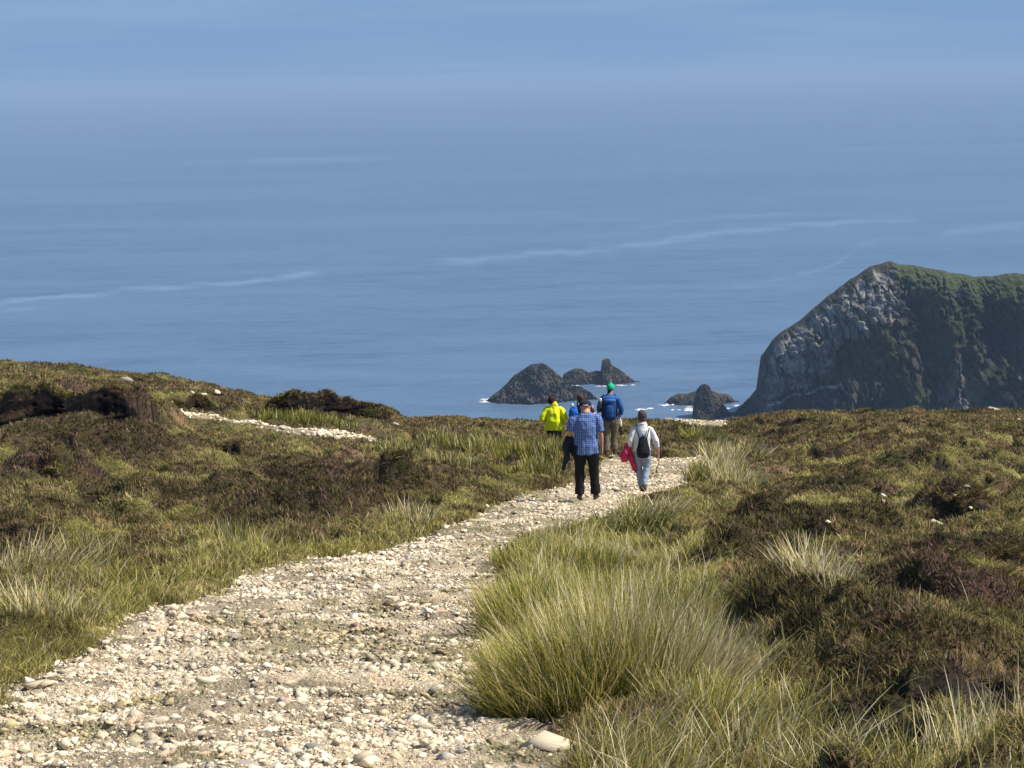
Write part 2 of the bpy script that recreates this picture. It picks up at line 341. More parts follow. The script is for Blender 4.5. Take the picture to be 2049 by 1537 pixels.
for P, h, back in BANKS:
    if h < .2: continue
    P = np.array(P); lo, hi = P[0, 0] + .1, P[-1, 0] - .15; K1 = int((hi - lo) / .035) + 2; K2 = 40
    bx_ = np.linspace(lo, hi, K1); ly_ = np.interp(bx_, P[:, 0], P[:, 1]) + LR * (fbm(bx_ * 1.3, bx_ * 0 + 3, 5, 5) - .5)
    top = fast_h(bx_, ly_ + .42); foot = fast_h(bx_, ly_ - .25); en = sstep(lo, lo + .3, bx_) * (1 - sstep(hi - .4, hi, bx_))
    top = foot + np.clip(top - foot, .03, None) * (.9 + .2 * fbm(bx_ * 3, bx_ * 0, 44, 3)) * (.15 + .85 * en)
    tt = np.linspace(0, 1, K2); XX = np.repeat(bx_, K2); T = np.tile(tt, K1); YY = np.repeat(ly_, K2); Z1 = np.repeat(foot, K2); Z2 = np.repeat(top, K2)
    zz = Z1 - .06 + (Z2 - Z1 + .05) * np.clip(T * 1.25, 0, 1)
    yy = YY + .02 - .10 * np.sin(np.clip(T * 1.25, 0, 1) * math.pi * .55) * 1.0 + np.clip(T - .8, 0, 1) * 2.4 + .05
    rel = fbm(XX * 5, zz * 9, 55, 5) - .5; led = fbm(XX * 1.2, zz * 14, 57, 3) - .5
    yy = yy - (.42 * rel + .22 * led) * np.clip(1.6 - 1.9 * T, .1, 1)
    ii = np.arange(K1 * K2).reshape(K1, K2); PF = np.stack([ii[:-1, :-1], ii[1:, :-1], ii[1:, 1:], ii[:-1, 1:]], -1).reshape(-1, 4)
    pcx = lerp(np.broadcast_to(np.array([.007, .006, .007]), (len(XX), 3)), np.array([.040, .026, .018]), sstep(.5, .75, fbm(XX * 3, zz * 6, 58, 4)))
    pcx = lerp(pcx, HEATH * .7, sstep(.84, .95, T) * 1.0); pcx = lerp(pcx, np.array([.030, .030, .012]), sstep(.6, .68, fbm(XX * 1.6, zz * 2.2, 59, 3)))
    tag(link('peat_bank', mesh_np('peat_bank', np.stack([XX, yy, zz], -1), PF, pcx), m_peat), kind='structure')
# the wider hillside, coarse, under and around the near sheet
wx = np.concatenate([np.linspace(-400, -60, 18), np.linspace(-56, 56, 90), np.linspace(60, 400, 18)])
wy = np.concatenate([np.linspace(-80, 0, 20), np.linspace(2, 100, 90), np.linspace(105, 560, 60)])
WX, WY = np.meshgrid(wx, wy); WX = WX.ravel(); WY = WY.ravel()
WZ = h0(WX, WY) + 2.5 * (fbm(WX * .03, WY * .03, 121, 4) - .5) * sstep(95, 200, WY)
inside = (np.abs(WX) < .49 * (WY + 1.5) + 1.5) & (WY < 93) & (WY > 1)
WZ = np.where(inside, WZ - .9, WZ - .05)
wi = np.arange(len(wx) * len(wy)).reshape(len(wy), len(wx))
WF = np.stack([wi[:-1, :-1], wi[:-1, 1:], wi[1:, 1:], wi[1:, :-1]], -1).reshape(-1, 4)
tag(link('hillside', mesh_np('hillside', np.stack([WX, WY, WZ], -1), WF, ground_col(WX, WY) * .9, True), m_ground), kind='structure')

# ------------------------------------------------------------------ sea
ang = np.concatenate([np.tan(np.radians(np.linspace(26, 9.6, 30))), np.tan(np.radians(np.linspace(9.55, .35, 560))), np.tan(np.radians(np.geomspace(.33, .03, 40)))])
srow = CAM_Z / ang; scol = np.concatenate([np.linspace(-1.4, -.3, 20, endpoint=False), np.linspace(-.3, .3, 400), np.linspace(.3, 1.4, 21)[1:]])
SX = (scol[None, :] * srow[:, None]).ravel(); SY = np.repeat(srow, len(scol))
U = SX / SY; LY = np.log(SY)
slick_sheen = np.zeros_like(SX)
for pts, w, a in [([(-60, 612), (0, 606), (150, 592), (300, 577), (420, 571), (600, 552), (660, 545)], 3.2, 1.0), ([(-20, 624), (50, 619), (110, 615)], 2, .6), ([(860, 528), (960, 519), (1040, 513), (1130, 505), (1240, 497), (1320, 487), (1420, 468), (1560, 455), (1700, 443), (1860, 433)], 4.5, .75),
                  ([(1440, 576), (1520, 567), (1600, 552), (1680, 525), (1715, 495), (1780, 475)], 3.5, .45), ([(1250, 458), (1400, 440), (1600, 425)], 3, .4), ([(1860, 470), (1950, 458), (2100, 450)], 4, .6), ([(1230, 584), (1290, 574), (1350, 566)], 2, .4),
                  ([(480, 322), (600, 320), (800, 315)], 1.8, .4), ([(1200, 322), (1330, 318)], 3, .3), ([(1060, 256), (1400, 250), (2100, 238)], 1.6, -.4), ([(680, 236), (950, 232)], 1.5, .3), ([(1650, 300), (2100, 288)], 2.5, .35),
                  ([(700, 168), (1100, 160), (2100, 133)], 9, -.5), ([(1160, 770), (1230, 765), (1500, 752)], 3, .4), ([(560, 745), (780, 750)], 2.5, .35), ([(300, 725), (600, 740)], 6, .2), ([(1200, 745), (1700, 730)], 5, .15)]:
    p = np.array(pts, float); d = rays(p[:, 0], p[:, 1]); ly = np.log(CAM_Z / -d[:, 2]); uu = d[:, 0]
    dep = np.interp(U, uu, ly); m = 1.6 * w / FPX / (CAM_Z / np.exp(dep))      # half width of the slick film and its painted sheen, as a share of the distance
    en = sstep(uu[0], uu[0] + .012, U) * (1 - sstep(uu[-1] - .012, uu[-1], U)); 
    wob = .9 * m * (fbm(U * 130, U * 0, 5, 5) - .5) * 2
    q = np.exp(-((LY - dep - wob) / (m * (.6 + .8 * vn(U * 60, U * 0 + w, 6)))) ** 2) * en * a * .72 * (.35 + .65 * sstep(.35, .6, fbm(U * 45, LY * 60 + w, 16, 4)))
    slick_sheen = np.where(np.abs(q) > np.abs(slick_sheen), q, slick_sheen)
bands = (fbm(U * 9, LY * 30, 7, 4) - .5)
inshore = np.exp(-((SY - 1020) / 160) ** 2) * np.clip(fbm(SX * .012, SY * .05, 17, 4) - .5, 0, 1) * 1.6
sc3 = np.stack([np.clip(slick_sheen, 0, 1), np.clip(-slick_sheen, 0, 1), np.clip(.5 + bands + inshore, 0, 1)], -1)
si = np.arange(len(srow) * len(scol)).reshape(len(srow), len(scol))
SF = np.stack([si[:-1, :-1], si[:-1, 1:], si[1:, 1:], si[1:, :-1]], -1).reshape(-1, 4)
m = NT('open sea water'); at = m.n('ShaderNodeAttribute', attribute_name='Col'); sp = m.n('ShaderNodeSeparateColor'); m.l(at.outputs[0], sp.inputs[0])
v = m.coord('Object', (.012, .028, 1)); f = m.noise(v, 1.0, 8, .62); v2 = m.coord('Object', (.045, .12, 1)); f2 = m.noise(v2, 1.0, 7, .72)
k = m.ramp(f2, [(.43, 0.0), (.58, 1.0)])
c = m.mix(k, (.054, .104, .182), (.088, .145, .240)); f3 = m.noise(m.coord('Object', (.022, .07, 1)), 1.0, 9, .78); c = m.mix(m.ramp(f3, [(.46, 0.), (.60, .8)]), c, (.104, .168, .268)); c = m.mix(m.ramp(f, [(.40, .0), (.62, .7)]), c, (.098, .162, .262))
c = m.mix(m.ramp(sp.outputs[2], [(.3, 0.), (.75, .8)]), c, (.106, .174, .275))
c = m.mix(sp.outputs[0], c, (.185, .27, .385)); c = m.mix(sp.outputs[1], c, (.08, .13, .23))  # light streaks: slick film with its brighter sky reflection painted into the colour
m.col(c); m.rough(.38, .5); m.b.inputs['IOR'].default_value = 1.33
m.bump(f2, .9, 1.6)
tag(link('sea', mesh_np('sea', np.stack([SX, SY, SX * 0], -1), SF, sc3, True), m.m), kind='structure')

# ------------------------------------------------------------------ headland and sea stacks
def resample(pts, n):
    p = np.array(pts, float); x = np.linspace(p[0, 0], p[-1, 0], n); return x, np.interp(x, p[:, 0], p[:, 1])
def ridge(crest, depth, front, back, ncol, nprof, seed, rough, power=1.7, ends=True, gullies=(), ns=1.0):
    """crest line of the photo at its own distance -> a solid ridge with a front and a back"""
    px, py = resample(crest, ncol)
    dp = np.interp(px, [a for a, _ in depth], [b for _, b in depth])
    W = at_depth(px, py, dp); zc = np.maximum(W[:, 2], .3)
    zc = zc + rough * .35 * (fbm(W[:, 0] * .12, W[:, 0] * 0, seed + 9, 4) - .5)
    s = np.linspace(-1.12, 1.12, nprof); S, _ = np.meshgrid(s, px)
    zmax = zc.max(); wf = front * (zc / zmax) ** .75; wb = back * (zc / zmax) ** .75
    a = np.abs(S); prof = np.where(a < 1, 1 - a ** power, -(a - 1) * 3)
    Z = zc[:, None] * prof; wid = np.where(S < 0, wf[:, None], wb[:, None])
    X = W[:, 0][:, None] + 0 * S; Y = W[:, 1][:, None] + S * wid
    if ns != 1: zc = zc + rough * .5 * (fbm(W[:, 0] * .45, W[:, 0] * 0 + 2, seed + 19, 4) - .5) * np.clip(zc / 6, 0, 1)
    X = X + np.clip(S, 0, 9) * wid * .21
    X0, Y0, Z0 = X, Y, Z; X, Y, Z = X * ns, Y * ns, Z * ns
    n1 = fbm(X * .05 + seed, Z * .035 + Y * .02, seed, 5) - .5
    rg = 1 - np.abs(2 * fbm(X * .11 + Z * .05, Z * .05 - X * .03 + Y * .03, seed + 3, 4) - 1)
    n3 = fbm(X * .4, Z * .35 + Y * .3, seed + 5, 5) - .5; rk = np.abs(2 * fbm(X * .32 + Z * .12, Z * .16 - X * .10, seed + 31, 4) - 1)
    X, Y, Z = X0, Y0, Z0
    amp = np.clip(a * 2.2, .05, 1)
    disp = amp * rough * (1.3 * n1 * 2 + .8 * (.75 - rg) + .55 * n3 - .55 * (1 - sstep(0, .16, rk)))
    Y = Y - np.sign(S + 1e-9) * -disp
    Z = Z + amp * rough * .25 * n3
    for gx, gz, rx, rz, dpth in gullies:
        g = np.exp(-(((X - gx) / rx) ** 2 + ((Z - gz) / rz) ** 2)) * (S < 0) * np.clip(a * 3, 0, 1)
        Y = Y + dpth * g; Z = Z - .15 * dpth * g
    X = X + amp * rough * .5 * (fbm(Y * .1, Z * .12, seed + 7, 3) - .5)
    idx = np.arange(ncol * nprof).reshape(ncol, nprof)
    F = np.stack([idx[:-1, :-1], idx[1:, :-1], idx[1:, 1:], idx[:-1, 1:]], -1).reshape(-1, 4)
    return np.stack([X, Y, Z], -1).reshape(-1, 3), F, S.ravel(), (X - W[:, 0][0]).ravel(), prof.ravel(), np.repeat(zc, nprof)
m_rock = mat_attr('sea cliff rock', .55, .62, 1.38, .95, .8, 1.2)
a_steep = lambda S: np.clip(np.abs(S) * 3 - .5, 0, 1)
crest = [(1455, 838), (1472, 824), (1498, 800), (1513, 782), (1517, 750), (1522, 716), (1545, 682), (1600, 637), (1650, 596), (1700, 562), (1740, 536), (1782, 525), (1840, 531), (1890, 544), (1950, 553), (2049, 549), (2200, 540), (2500, 470)]
depth = [(1452, 955), (1520, 940), (1780, 925), (2049, 905), (2500, 860)]
gx = lambda px, y: (px - 1024.5) / FPX * y
V, FF, S, XR, PR, ZC = ridge(crest, depth, 62, 120, 900, 300, 501, 8.5, 1.8, gullies=[(gx(1852, 915), 44, 5, 12, 15), (gx(1862, 915), 22, 6, 12, 13), (gx(1990, 905), 42, 6, 7, 14), (gx(1760, 920), 12, 8, 7, 8), (gx(1640, 925), 18, 5, 6, 7), (gx(1925, 905), 30, 3, 14, 6), (gx(2035, 900), 22, 6, 14, 7), (gx(1700, 925), 30, 4, 8, 4), (gx(1580, 930), 12, 4, 8, 5)])
X, Y, Z = V.T
nb = fbm(X * .09, Z * .12, 601, 5); nf = fbm(X * .45 + Z * .1, Z * .10, 603, 4)
rockd = np.array([.026, .027, .034]); rockl = np.array([.27, .258, .24]); hg = np.array([.030, .038, .013]); hb = np.array([.060, .052, .030])
c = lerp(np.broadcast_to(rockd, (len(X), 3)), hg * .9, sstep(.44, .56, fbm(X * .07 + 5, Z * .1, 605, 5)))
c = lerp(c, hb, sstep(.5, .62, nb) * .5)
drop = (ZC - Z)                                     # metres below the crest
topg = sstep(.0, 1, 1.15 - drop / (7 + 13 * sstep(gx(1750, 920), gx(1900, 920), X)) + (nb - .5) * 1.6)
c = lerp(c, np.where((X > gx(1800, 920))[:, None], hg * 1.7, hb), np.clip(topg, 0, 1))
slab_l = sstep(gx(1515, 940), gx(1545, 940), X) * (1 - sstep(gx(1775, 920), gx(1800, 920), X))
band = sstep(1.5, 4, drop + (nf - .5) * 5) * (1 - sstep(19, 26, drop + (nb - .5) * 14)) * slab_l
c = lerp(c, rockl * .9, band * (.45 + .55 * sstep(.36, .6, nf)))
crk = np.abs(2 * fbm(X * .5 + Z * .15, Z * .10 - X * .05, 617, 4) - 1); c = c * (1 - .55 * (1 - sstep(.02, .14, crk)) * np.clip(a_steep(S), 0, 1))[:, None]
bt = np.exp(-((X - gx(1905, 905)) / (2.5 + 7 * (1 - sstep(0, 32, Z)))) ** 2) * (1 - sstep(18, 34, Z))
c = lerp(c, rockl * .62, np.clip(bt * (.4 + nf), 0, 1))
rt = sstep(gx(2000, 905), gx(2040, 905), X) * (1 - sstep(34, 46, Z + (nb - .5) * 20)); c = lerp(c, np.array([.27, .22, .18]), rt * (.3 + .6 * sstep(.4, .6, nf)))
for (xa, ya), (xb, yb), w in [((1540, 806), (1668, 757), .30)]:      # pale quartz seams
    q = (Z - (150 - 915 * np.interp(X, [gx(xa, 925), gx(xb, 925)], [(ya - 140) / FPX * 1.012, (yb - 140) / FPX * 1.012])))
    hit = np.exp(-(q / w) ** 2) * (X > gx(xa, 925)) * (X < gx(xb, 925)) * (S < 0); c = lerp(c, np.array([.42, .41, .38]), np.clip(hit * (.5 + nf), 0, 1))
tag(link('headland', mesh_np('headland', V, FF, c), m_rock), 'steep rocky headland with grassy top and pale rock slab on its seaward edge', 'headland', kind='structure')
def stack(name, label, crest, dep, front, back, seed, rough, ncol=220):
    V, FF, S, XR, PR, ZC = ridge(crest, [(0, dep), (2049, dep)], front, back, ncol, 160, seed, rough, 1.45, ns=3.2)
    X, Y, Z = V.T; n = fbm(X * .25, Z * .3, seed + 50, 5)
    c = lerp(np.broadcast_to(np.array([.018, .017, .021]), (len(X), 3)), np.array([.052, .045, .042]), sstep(.42, .62, n))
    c = lerp(c, np.array([.050, .055, .030]), sstep(.5, .6, fbm(X * .15 + 7, Z * .2, seed + 51, 4)) * sstep(4, 9, Z))
    c = lerp(c, np.array([.085, .068, .058]), np.exp(-((Z - 3.2) / 1.6) ** 2) * .8); c = lerp(c, np.array([.03, .028, .03]), 1 - sstep(.6, 1.6, Z))
    o = link(name, mesh_np(name, V, FF, c), m_rock); return tag(o, label, 'sea rock', 'rocks standing in the sea')
stack('sea_stack', 'broad humped sea rock, leftmost, with pale shelf along the waterline', [(972, 803), (985, 790), (1000, 780), (1014, 768), (1028, 752), (1048, 738), (1062, 728), (1085, 727), (1105, 739), (1124, 755), (1132, 768), (1162, 774), (1185, 787), (1198, 799)], 1008, 13, 16, 701, 3.2)
stack('sea_stack', 'sea rock with a square upright pinnacle, behind the broad humped one', [(1118, 775), (1128, 748), (1150, 737), (1165, 738), (1178, 745), (1192, 741), (1202, 742), (1205, 719), (1209, 719), (1213, 716), (1219, 718), (1223, 729), (1245, 742), (1262, 756), (1280, 768)], 1062, 10, 13, 711, 2.0, 300)
stack('sea_stack', 'low jagged sea rock just off the headland tip', [(1330, 808), (1340, 796), (1357, 788), (1375, 788), (1386, 784), (1400, 780), (1425, 783), (1440, 787), (1458, 789), (1468, 800), (1478, 812)], 990, 9, 11, 721, 2.0)
stack('sea_stack', 'blocky pointed sea rock in front of the low jagged one', [(1384, 836), (1389, 800), (1394, 780), (1402, 771), (1410, 768), (1419, 771), (1428, 790), (1440, 800), (1452, 815), (1466, 838)], 948, 9, 10, 731, 2.2)
# surf round the rocks
fv, ff, fc = [], [], []
for px, py, w, d, n in [(976, 802, 5, 4, 26), (1004, 802, 5, 2, 10), (1040, 801, 12, 1.2, 14), (1145, 770, 4, 3, 12), (1230, 772, 9, 1, 8), (1290, 819, 6, 2, 9), (1378, 820, 6, 3, 22), (1340, 810, 6, 1.5, 10), (1458, 822, 4, 4, 14), (1478, 812, 3, 3, 8)]:
    dr = rays([px], [py])[0]; yy = CAM_Z / -dr[2]; cx, cy = dr[0] * yy, yy
    for i in range(n):
        x0, y0 = cx + rng.normal() * w * .5, cy + rng.normal() * d * .8; r = rng.uniform(.25, 1.1); b = len(fv); k = 9
        for j in range(k):
            a = 2 * math.pi * j / k; q = r * rng.uniform(.6, 1.3); fv.append((x0 + 1.7 * q * math.cos(a), y0 + q * math.sin(a), .06 + .01 * (i % 9)))
        fv.append((x0, y0, .25 + .3 * rng.random()))
        ff += [(b + j, b + (j + 1) % k, b + k) for j in range(k)]
tag(link('sea_foam', mesh_np('sea_foam', np.array(fv), np.array(ff), np.full((len(fv), 3), .75)), mat_attr('white surf', 2, .85, 1.1, .6)), 'white surf breaking round the sea rocks', 'foam', kind='stuff')

# ------------------------------------------------------------------ haze
bx = [(-420000, 420000), (-120, 290000), (-19, CAM_Z + 24)]
hv = np.array([(x, y, z) for x in bx[0] for y in bx[1] for z in bx[2]]); hf = np.array([(0, 1, 3, 2), (4, 6, 7, 5), (0, 4, 5, 1), (2, 3, 7, 6), (0, 2, 6, 4), (1, 5, 7, 3)])
hm = bpy.data.materials.new('sea haze'); hm.use_nodes = True; ht = hm.node_tree; ht.nodes.clear()
pv = ht.nodes.new('ShaderNodeVolumePrincipled'); ho = ht.nodes.new('ShaderNodeOutputMaterial'); ht.links.new(pv.outputs[0], ho.inputs['Volume'])
pv.inputs['Color'].default_value = (.45, .645, .93, 1); pv.inputs['Density'].default_value = .00011; pv.inputs['Anisotropy'].default_value = 0.0
tag(link('haze', mesh_np('haze', hv, hf), hm), 'thin blue sea haze', 'haze', kind='stuff')

# ------------------------------------------------------------------ blades: grass, rushes, heather sprigs
def blades(x, y, z, az, L, w, droop, lean, croot, ctip, K=4, turn=None):
    """one curved tapering strip per root; lean and droop in radians-like slopes, az the way it leans"""
    n = len(x); t = np.linspace(0, 1, K)
    ca, sa = np.cos(az), np.sin(az)
    fa = az + math.pi / 2 + (rng.normal(0, .7, n) if turn is None else turn)
    wx, wy = np.cos(fa), np.sin(fa)
    V = np.zeros((n, K, 2, 3), np.float32); C = np.zeros((n, K, 2, 3), np.float32)
    for k in range(K):
        out = L * (lean * t[k] + droop * t[k] ** 2); up = L * t[k] * np.sqrt(np.clip(1 - lean ** 2 * .6, .1, 1)) - L * .35 * droop * t[k] ** 3
        ww = w * (1 - t[k] ** 2.2 * .92) * .5
        for s, sg in ((0, -1), (1, 1)):
            V[:, k, s, 0] = x + ca * out + sg * wx * ww; V[:, k, s, 1] = y + sa * out + sg * wy * ww; V[:, k, s, 2] = z + up
            C[:, k, s] = croot + (ctip - croot) * t[k] ** .8
    b = (np.arange(n) * K * 2)[:, None]; fs = []
    for k in range(K - 1): fs.append(b + np.array([[2 * k, 2 * k + 1, 2 * k + 3, 2 * k + 2]]))
    return V.reshape(-1, 3), np.concatenate(fs), C.reshape(-1, 3)
def pick(pal, pr, n):
    k = rng.choice(len(pal), n, p=np.array(pr) / sum(pr)); c = np.array(pal)[k]
    return c * rng.uniform(.65, 1.35, (n, 1)) * rng.uniform(.97, 1.03, (n, 3))
def scatter(n, y0, y1, ex=1.0, wide=.255, pad=1.0):
    """random places, thinner with distance"""
    u = rng.random(n); a = 2 - ex
    y = (y0 ** a + u * (y1 ** a - y0 ** a)) ** (1 / a) if abs(a) > 1e-6 else y0 * (y1 / y0) ** u
    x = rng.uniform(-1, 1, n) * (wide * y + pad) ; return x, y
m_leaf = mat_leaf('grass blade', .30, .75, .08); m_heath = mat_leaf('heather sprig', .15, .8, .1)
DARKG = [.095, .112, .020]; MIDG = [.27, .26, .052]; YELG = [.50, .43, .12]; TAN = [.54, .43, .22]; PALE = [.78, .68, .44]; RUST = [.26, .14, .07]
def add_stuff(name, parts, m, label, cat):
    off = 0; Vs, Fs, Cs = [], [], []
    for V, F, C in parts: Vs.append(V); Fs.append(F + off); Cs.append(C); off += len(V)
    o = link(name, mesh_np(name, np.concatenate(Vs), np.concatenate(Fs), np.concatenate(Cs)), m); return tag(o, label, cat, kind='stuff')

# long grass of the verges
parts = []
x, y = scatter(260000, 7.5, 40, 1.6); sd = fast_sd(x, y); he, pu, dry, vr = [f_(x, y) for f_ in fast_veg]
vl = np.exp(-np.clip(-sd, 0, 9) / (1.6)) * (sd < 0)                 # close to the track, both sides
lush = np.maximum(vr, vl * (y < 34)); patch = sstep(.30, .6, fbm(x * 1.3, y * 1.1, 131, 3))
p = lush * (.25 + .75 * patch) * (1 - .75 * he) * (sd < -.02) + .10 * (1 - he) * (sd < -.05)
p = p * np.where(vr > .5, 1, .8)
q = rng.random(len(x)) < p; x, y, he, dry, vr, lush, patch, sd = [a[q] for a in (x, y, he, dry, vr, lush, patch, sd)]
n = len(x); z = fast_h(x, y)
g = fbm(x * .9, y * .9, 141, 3)
c = pick([DARKG, MIDG, YELG, TAN, PALE, RUST], [.16, .38, .28, .10, .06, .02], n)
L = (.055 + .10 * rng.random(n) + .09 * lush * patch + .03 * vr) * (.5 + g) * np.interp(-sd, [0, .35], [.45, 1])
c = c * (.75 + .5 * g)[:, None]
straw = rng.random(n) < (.05 + .10 * vr) * (.4 + dry); c[straw] = pick([PALE, TAN], [.7, .3], straw.sum()); L[straw] *= 1.5
w = np.interp(y, [8, 15, 40], [.0042, .005, .010]) * rng.uniform(.7, 1.3, n)
windaz = .5 + 2.2 * (fbm(x * .6, y * .6, 151, 2) - .5) * 2 + rng.normal(0, 1.1, n)
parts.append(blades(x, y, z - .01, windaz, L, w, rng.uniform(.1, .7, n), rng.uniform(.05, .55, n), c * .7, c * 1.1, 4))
# shorter turf between the heather, all the way to the brow
x, y = scatter(800000, 8, 74, 1.4); sd = fast_sd(x, y); he, pu, dry, vr = [f_(x, y) for f_ in fast_veg]; face = fast_face(x, y)
p = (1 - he) * (sd < -.03) * (face < .3) * (1 - .9 * fast_gap(x, y)) * np.where((y > 42) & (sd > -1.1) & (x < -1), .4, 1); q = rng.random(len(x)) < p; x, y, dry = x[q], y[q], dry[q]; n = len(x); z = fast_h(x, y)
c = pick([[.10, .10, .024], [.215, .19, .05], [.38, .33, .10], [.42, .32, .16], [.20, .12, .065]], [.26, .34, .18, .14, .08], n); c = lerp(c * 1.1, pick([STRAW2, STRAW * .8], [.8, .2], n), (rng.random(n) < dry * .38) * 1.0) * fast_tint(x, y)[:, None]
L = rng.uniform(.04, .11, n); w = np.interp(y, [8, 20, 45, 75], [.005, .008, .016, .026]) * rng.uniform(.7, 1.3, n)
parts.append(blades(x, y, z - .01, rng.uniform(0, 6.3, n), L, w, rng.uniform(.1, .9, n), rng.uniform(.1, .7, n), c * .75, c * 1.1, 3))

# moss and short turf rooted in the track itself
x, y = scatter(90000, 8, 50, 1.6, .24, .5); sd = fast_sd(x, y); g = fbm(x * 1.9, y * 2.6, 115, 4); q = (sd > .1) & (rng.random(len(x)) < sstep(.50, .64, g) * .55); x, y = x[q], y[q]; n = len(x)
c = pick([DARKG, MIDG, YELG, TAN], [.4, .35, .1, .15], n)
parts.append(blades(x, y, fast_h(x, y) - .004, rng.uniform(0, 6.3, n), rng.uniform(.015, .05, n), np.interp(y, [8, 20, 50], [.006, .010, .02]), rng.uniform(.1, .9, n), rng.uniform(.3, .9, n), c * .8, c, 3))
# sprigs hanging over the lips of the peat faces
for P, h, back in BANKS:
    if h < .2: continue
    P = np.array(P); m_ = int((P[-1, 0] - P[0, 0]) * 800); x = rng.uniform(P[0, 0], P[-1, 0], m_); y = np.interp(x, P[:, 0], P[:, 1]) + LR * (fbm(x * 1.3, x * 0 + 3, 5, 5) - .5) + rng.uniform(.06, .6, m_)
    c = pick([HEATH, HEATH2, HGREEN, YELG], [.35, .3, .25, .1], m_) * 1.3
    parts.append(blades(x, y, fast_h(x, y) - .02, rng.normal(-1.57, .8, m_), rng.uniform(.08, .2, m_), np.interp(P[0, 1], [15, 40, 60], [.012, .022, .03]) * rng.uniform(.6, 1.3, m_), rng.uniform(.3, 1.0, m_), rng.uniform(.2, .8, m_), c * .6, c * 1.1, 4))

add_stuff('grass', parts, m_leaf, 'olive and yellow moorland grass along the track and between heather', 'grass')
# heather: upright woody sprigs
x, y = scatter(950000, 8, 76, 1.4); sd = fast_sd(x, y); he, pu, dry, vr = [f_(x, y) for f_ in fast_veg]; face = fast_face(x, y)
p = he * (sd < -.06) * (1 - .72 * (face > .3)) + .02; p *= (sd < -.06) * (1 - .9 * fast_gap(x, y)) * np.where((y > 42) & (sd > -1.1) & (x < -1), .4, 1)
q = rng.random(len(x)) < p; x, y, pu = x[q], y[q], pu[q]; n = len(x); z = fast_h(x, y)
big = fbm(x * 2.0, y * 2.0, 161, 3)
c = pick([HEATH, HEATH2, HGREEN, [.045, .036, .022], [.16, .12, .065], [.10, .11, .03]], [.28, .24, .2, .12, .1, .12], n)
c = c * (.55 + .7 * big)[:, None] * fast_tint(x, y)[:, None]
pk = rng.random(n) < pu * .75; c[pk] = pick([PURP, [.16, .11, .09], [.19, .10, .10]], [.5, .35, .15], pk.sum())
c *= 1.38
L = rng.uniform(.045, .11, n) * (.6 + big) * np.interp(y, [8, 28], [.62, 1]); w = np.interp(y, [8, 20, 45, 75], [.008, .012, .022, .036]) * rng.uniform(.6, 1.4, n)
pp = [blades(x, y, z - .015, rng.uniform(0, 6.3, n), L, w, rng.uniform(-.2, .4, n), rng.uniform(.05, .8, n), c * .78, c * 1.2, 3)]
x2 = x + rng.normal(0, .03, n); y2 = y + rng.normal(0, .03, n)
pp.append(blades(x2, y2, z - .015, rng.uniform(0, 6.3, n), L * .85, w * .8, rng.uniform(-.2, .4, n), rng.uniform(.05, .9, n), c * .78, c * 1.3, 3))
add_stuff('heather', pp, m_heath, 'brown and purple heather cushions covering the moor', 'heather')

# single rush clumps
def rush(px, py, r, rd, n, L, label, mixw=(.2, .38, .2, .1, .12), lean=.21, wind=(0, 0), w=None, group=None, name='rush_clump', droop=(-.05, .22), pos=None):
    g = ground_at([(px, py)])[0] if pos is None else pos
    a = rng.uniform(0, 6.283, n); q = rng.random(n) ** .6; dx = r * q * np.cos(a); dy = rd * q * np.sin(a)
    X, Y = g[0] + dx, g[1] + dy; sd = fast_sd(X, Y); k = sd < .12; dx, dy, X, Y, q, a = [v[k] for v in (dx, dy, X, Y, q, a)]; n = len(X)
    z = fast_h(X, Y); d = g[1]
    ww = (np.interp(d, [8, 12, 20, 40, 60], [.0052, .0064, .010, .018, .028]) if w is None else w) * rng.uniform(.7, 1.25, n)
    c = pick([DARKG, MIDG, YELG, TAN, PALE], mixw, n) * (.55 + .75 * fbm(X * 5, Y * 5, 199, 3))[:, None]
    ox = dx / r * .9 + wind[0] + rng.normal(0, .6, n); oy = dy / rd * .9 + wind[1] + rng.normal(0, .6, n)
    az = np.arctan2(oy, ox); le = np.clip(lean * (.25 + .9 * np.hypot(ox, oy)), 0, .9)
    z0 = fast_h(np.array([g[0]]), np.array([g[1]]))[0]
    LL = L * rng.uniform(.35, 1.1, n) * (1 - .2 * q)
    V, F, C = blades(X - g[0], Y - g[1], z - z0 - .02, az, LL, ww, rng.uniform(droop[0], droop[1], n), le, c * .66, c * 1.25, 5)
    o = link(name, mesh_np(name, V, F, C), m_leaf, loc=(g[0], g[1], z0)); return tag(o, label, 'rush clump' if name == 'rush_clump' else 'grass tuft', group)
G1 = 'rush clumps on the right of the track'
rush(1130, 1420, .42, .55, 3200, .55, 'green rush clump spilling onto the track above the large cream boulder', (.18, .36, .28, .09, .09), .42, (-.38, -.1), group=G1)
rush(1080, 1265, .40, .8, 2700, .52, 'olive green rush clump overhanging the narrow part of the stony track', (.2, .4, .28, .07, .06), .36, (-.22, 0), group=G1)
rush(1240, 1400, .40, .7, 3200, .72, 'tall mixed green and straw rush clump, middle of the big stand', (.10, .22, .24, .18, .28), .26, (.05, 0), group=G1)
rush(1330, 1370, .38, .7, 2900, .70, 'tall bleached straw rush clump on the right side of the big stand', (.05, .12, .16, .24, .45), .34, (.4, 0), group=G1)
rush(1180, 1230, .55, 1.0, 3000, .52, 'broad green rush clump behind the tallest rushes', (.15, .34, .30, .11, .12), .30, (0, .1), group=G1)
rush(1300, 1225, .50, 1.0, 2500, .52, 'yellowing rush clump behind the bleached straw clump', (.2, .3, .24, .14, .14), .35, (.25, .1), group=G1)
rush(1120, 1130, .75, 1.2, 2000, .34, 'low yellow green clump at the back of the stand beside the bend in the track', (.2, .4, .3, .08, .02), .3, group=G1)
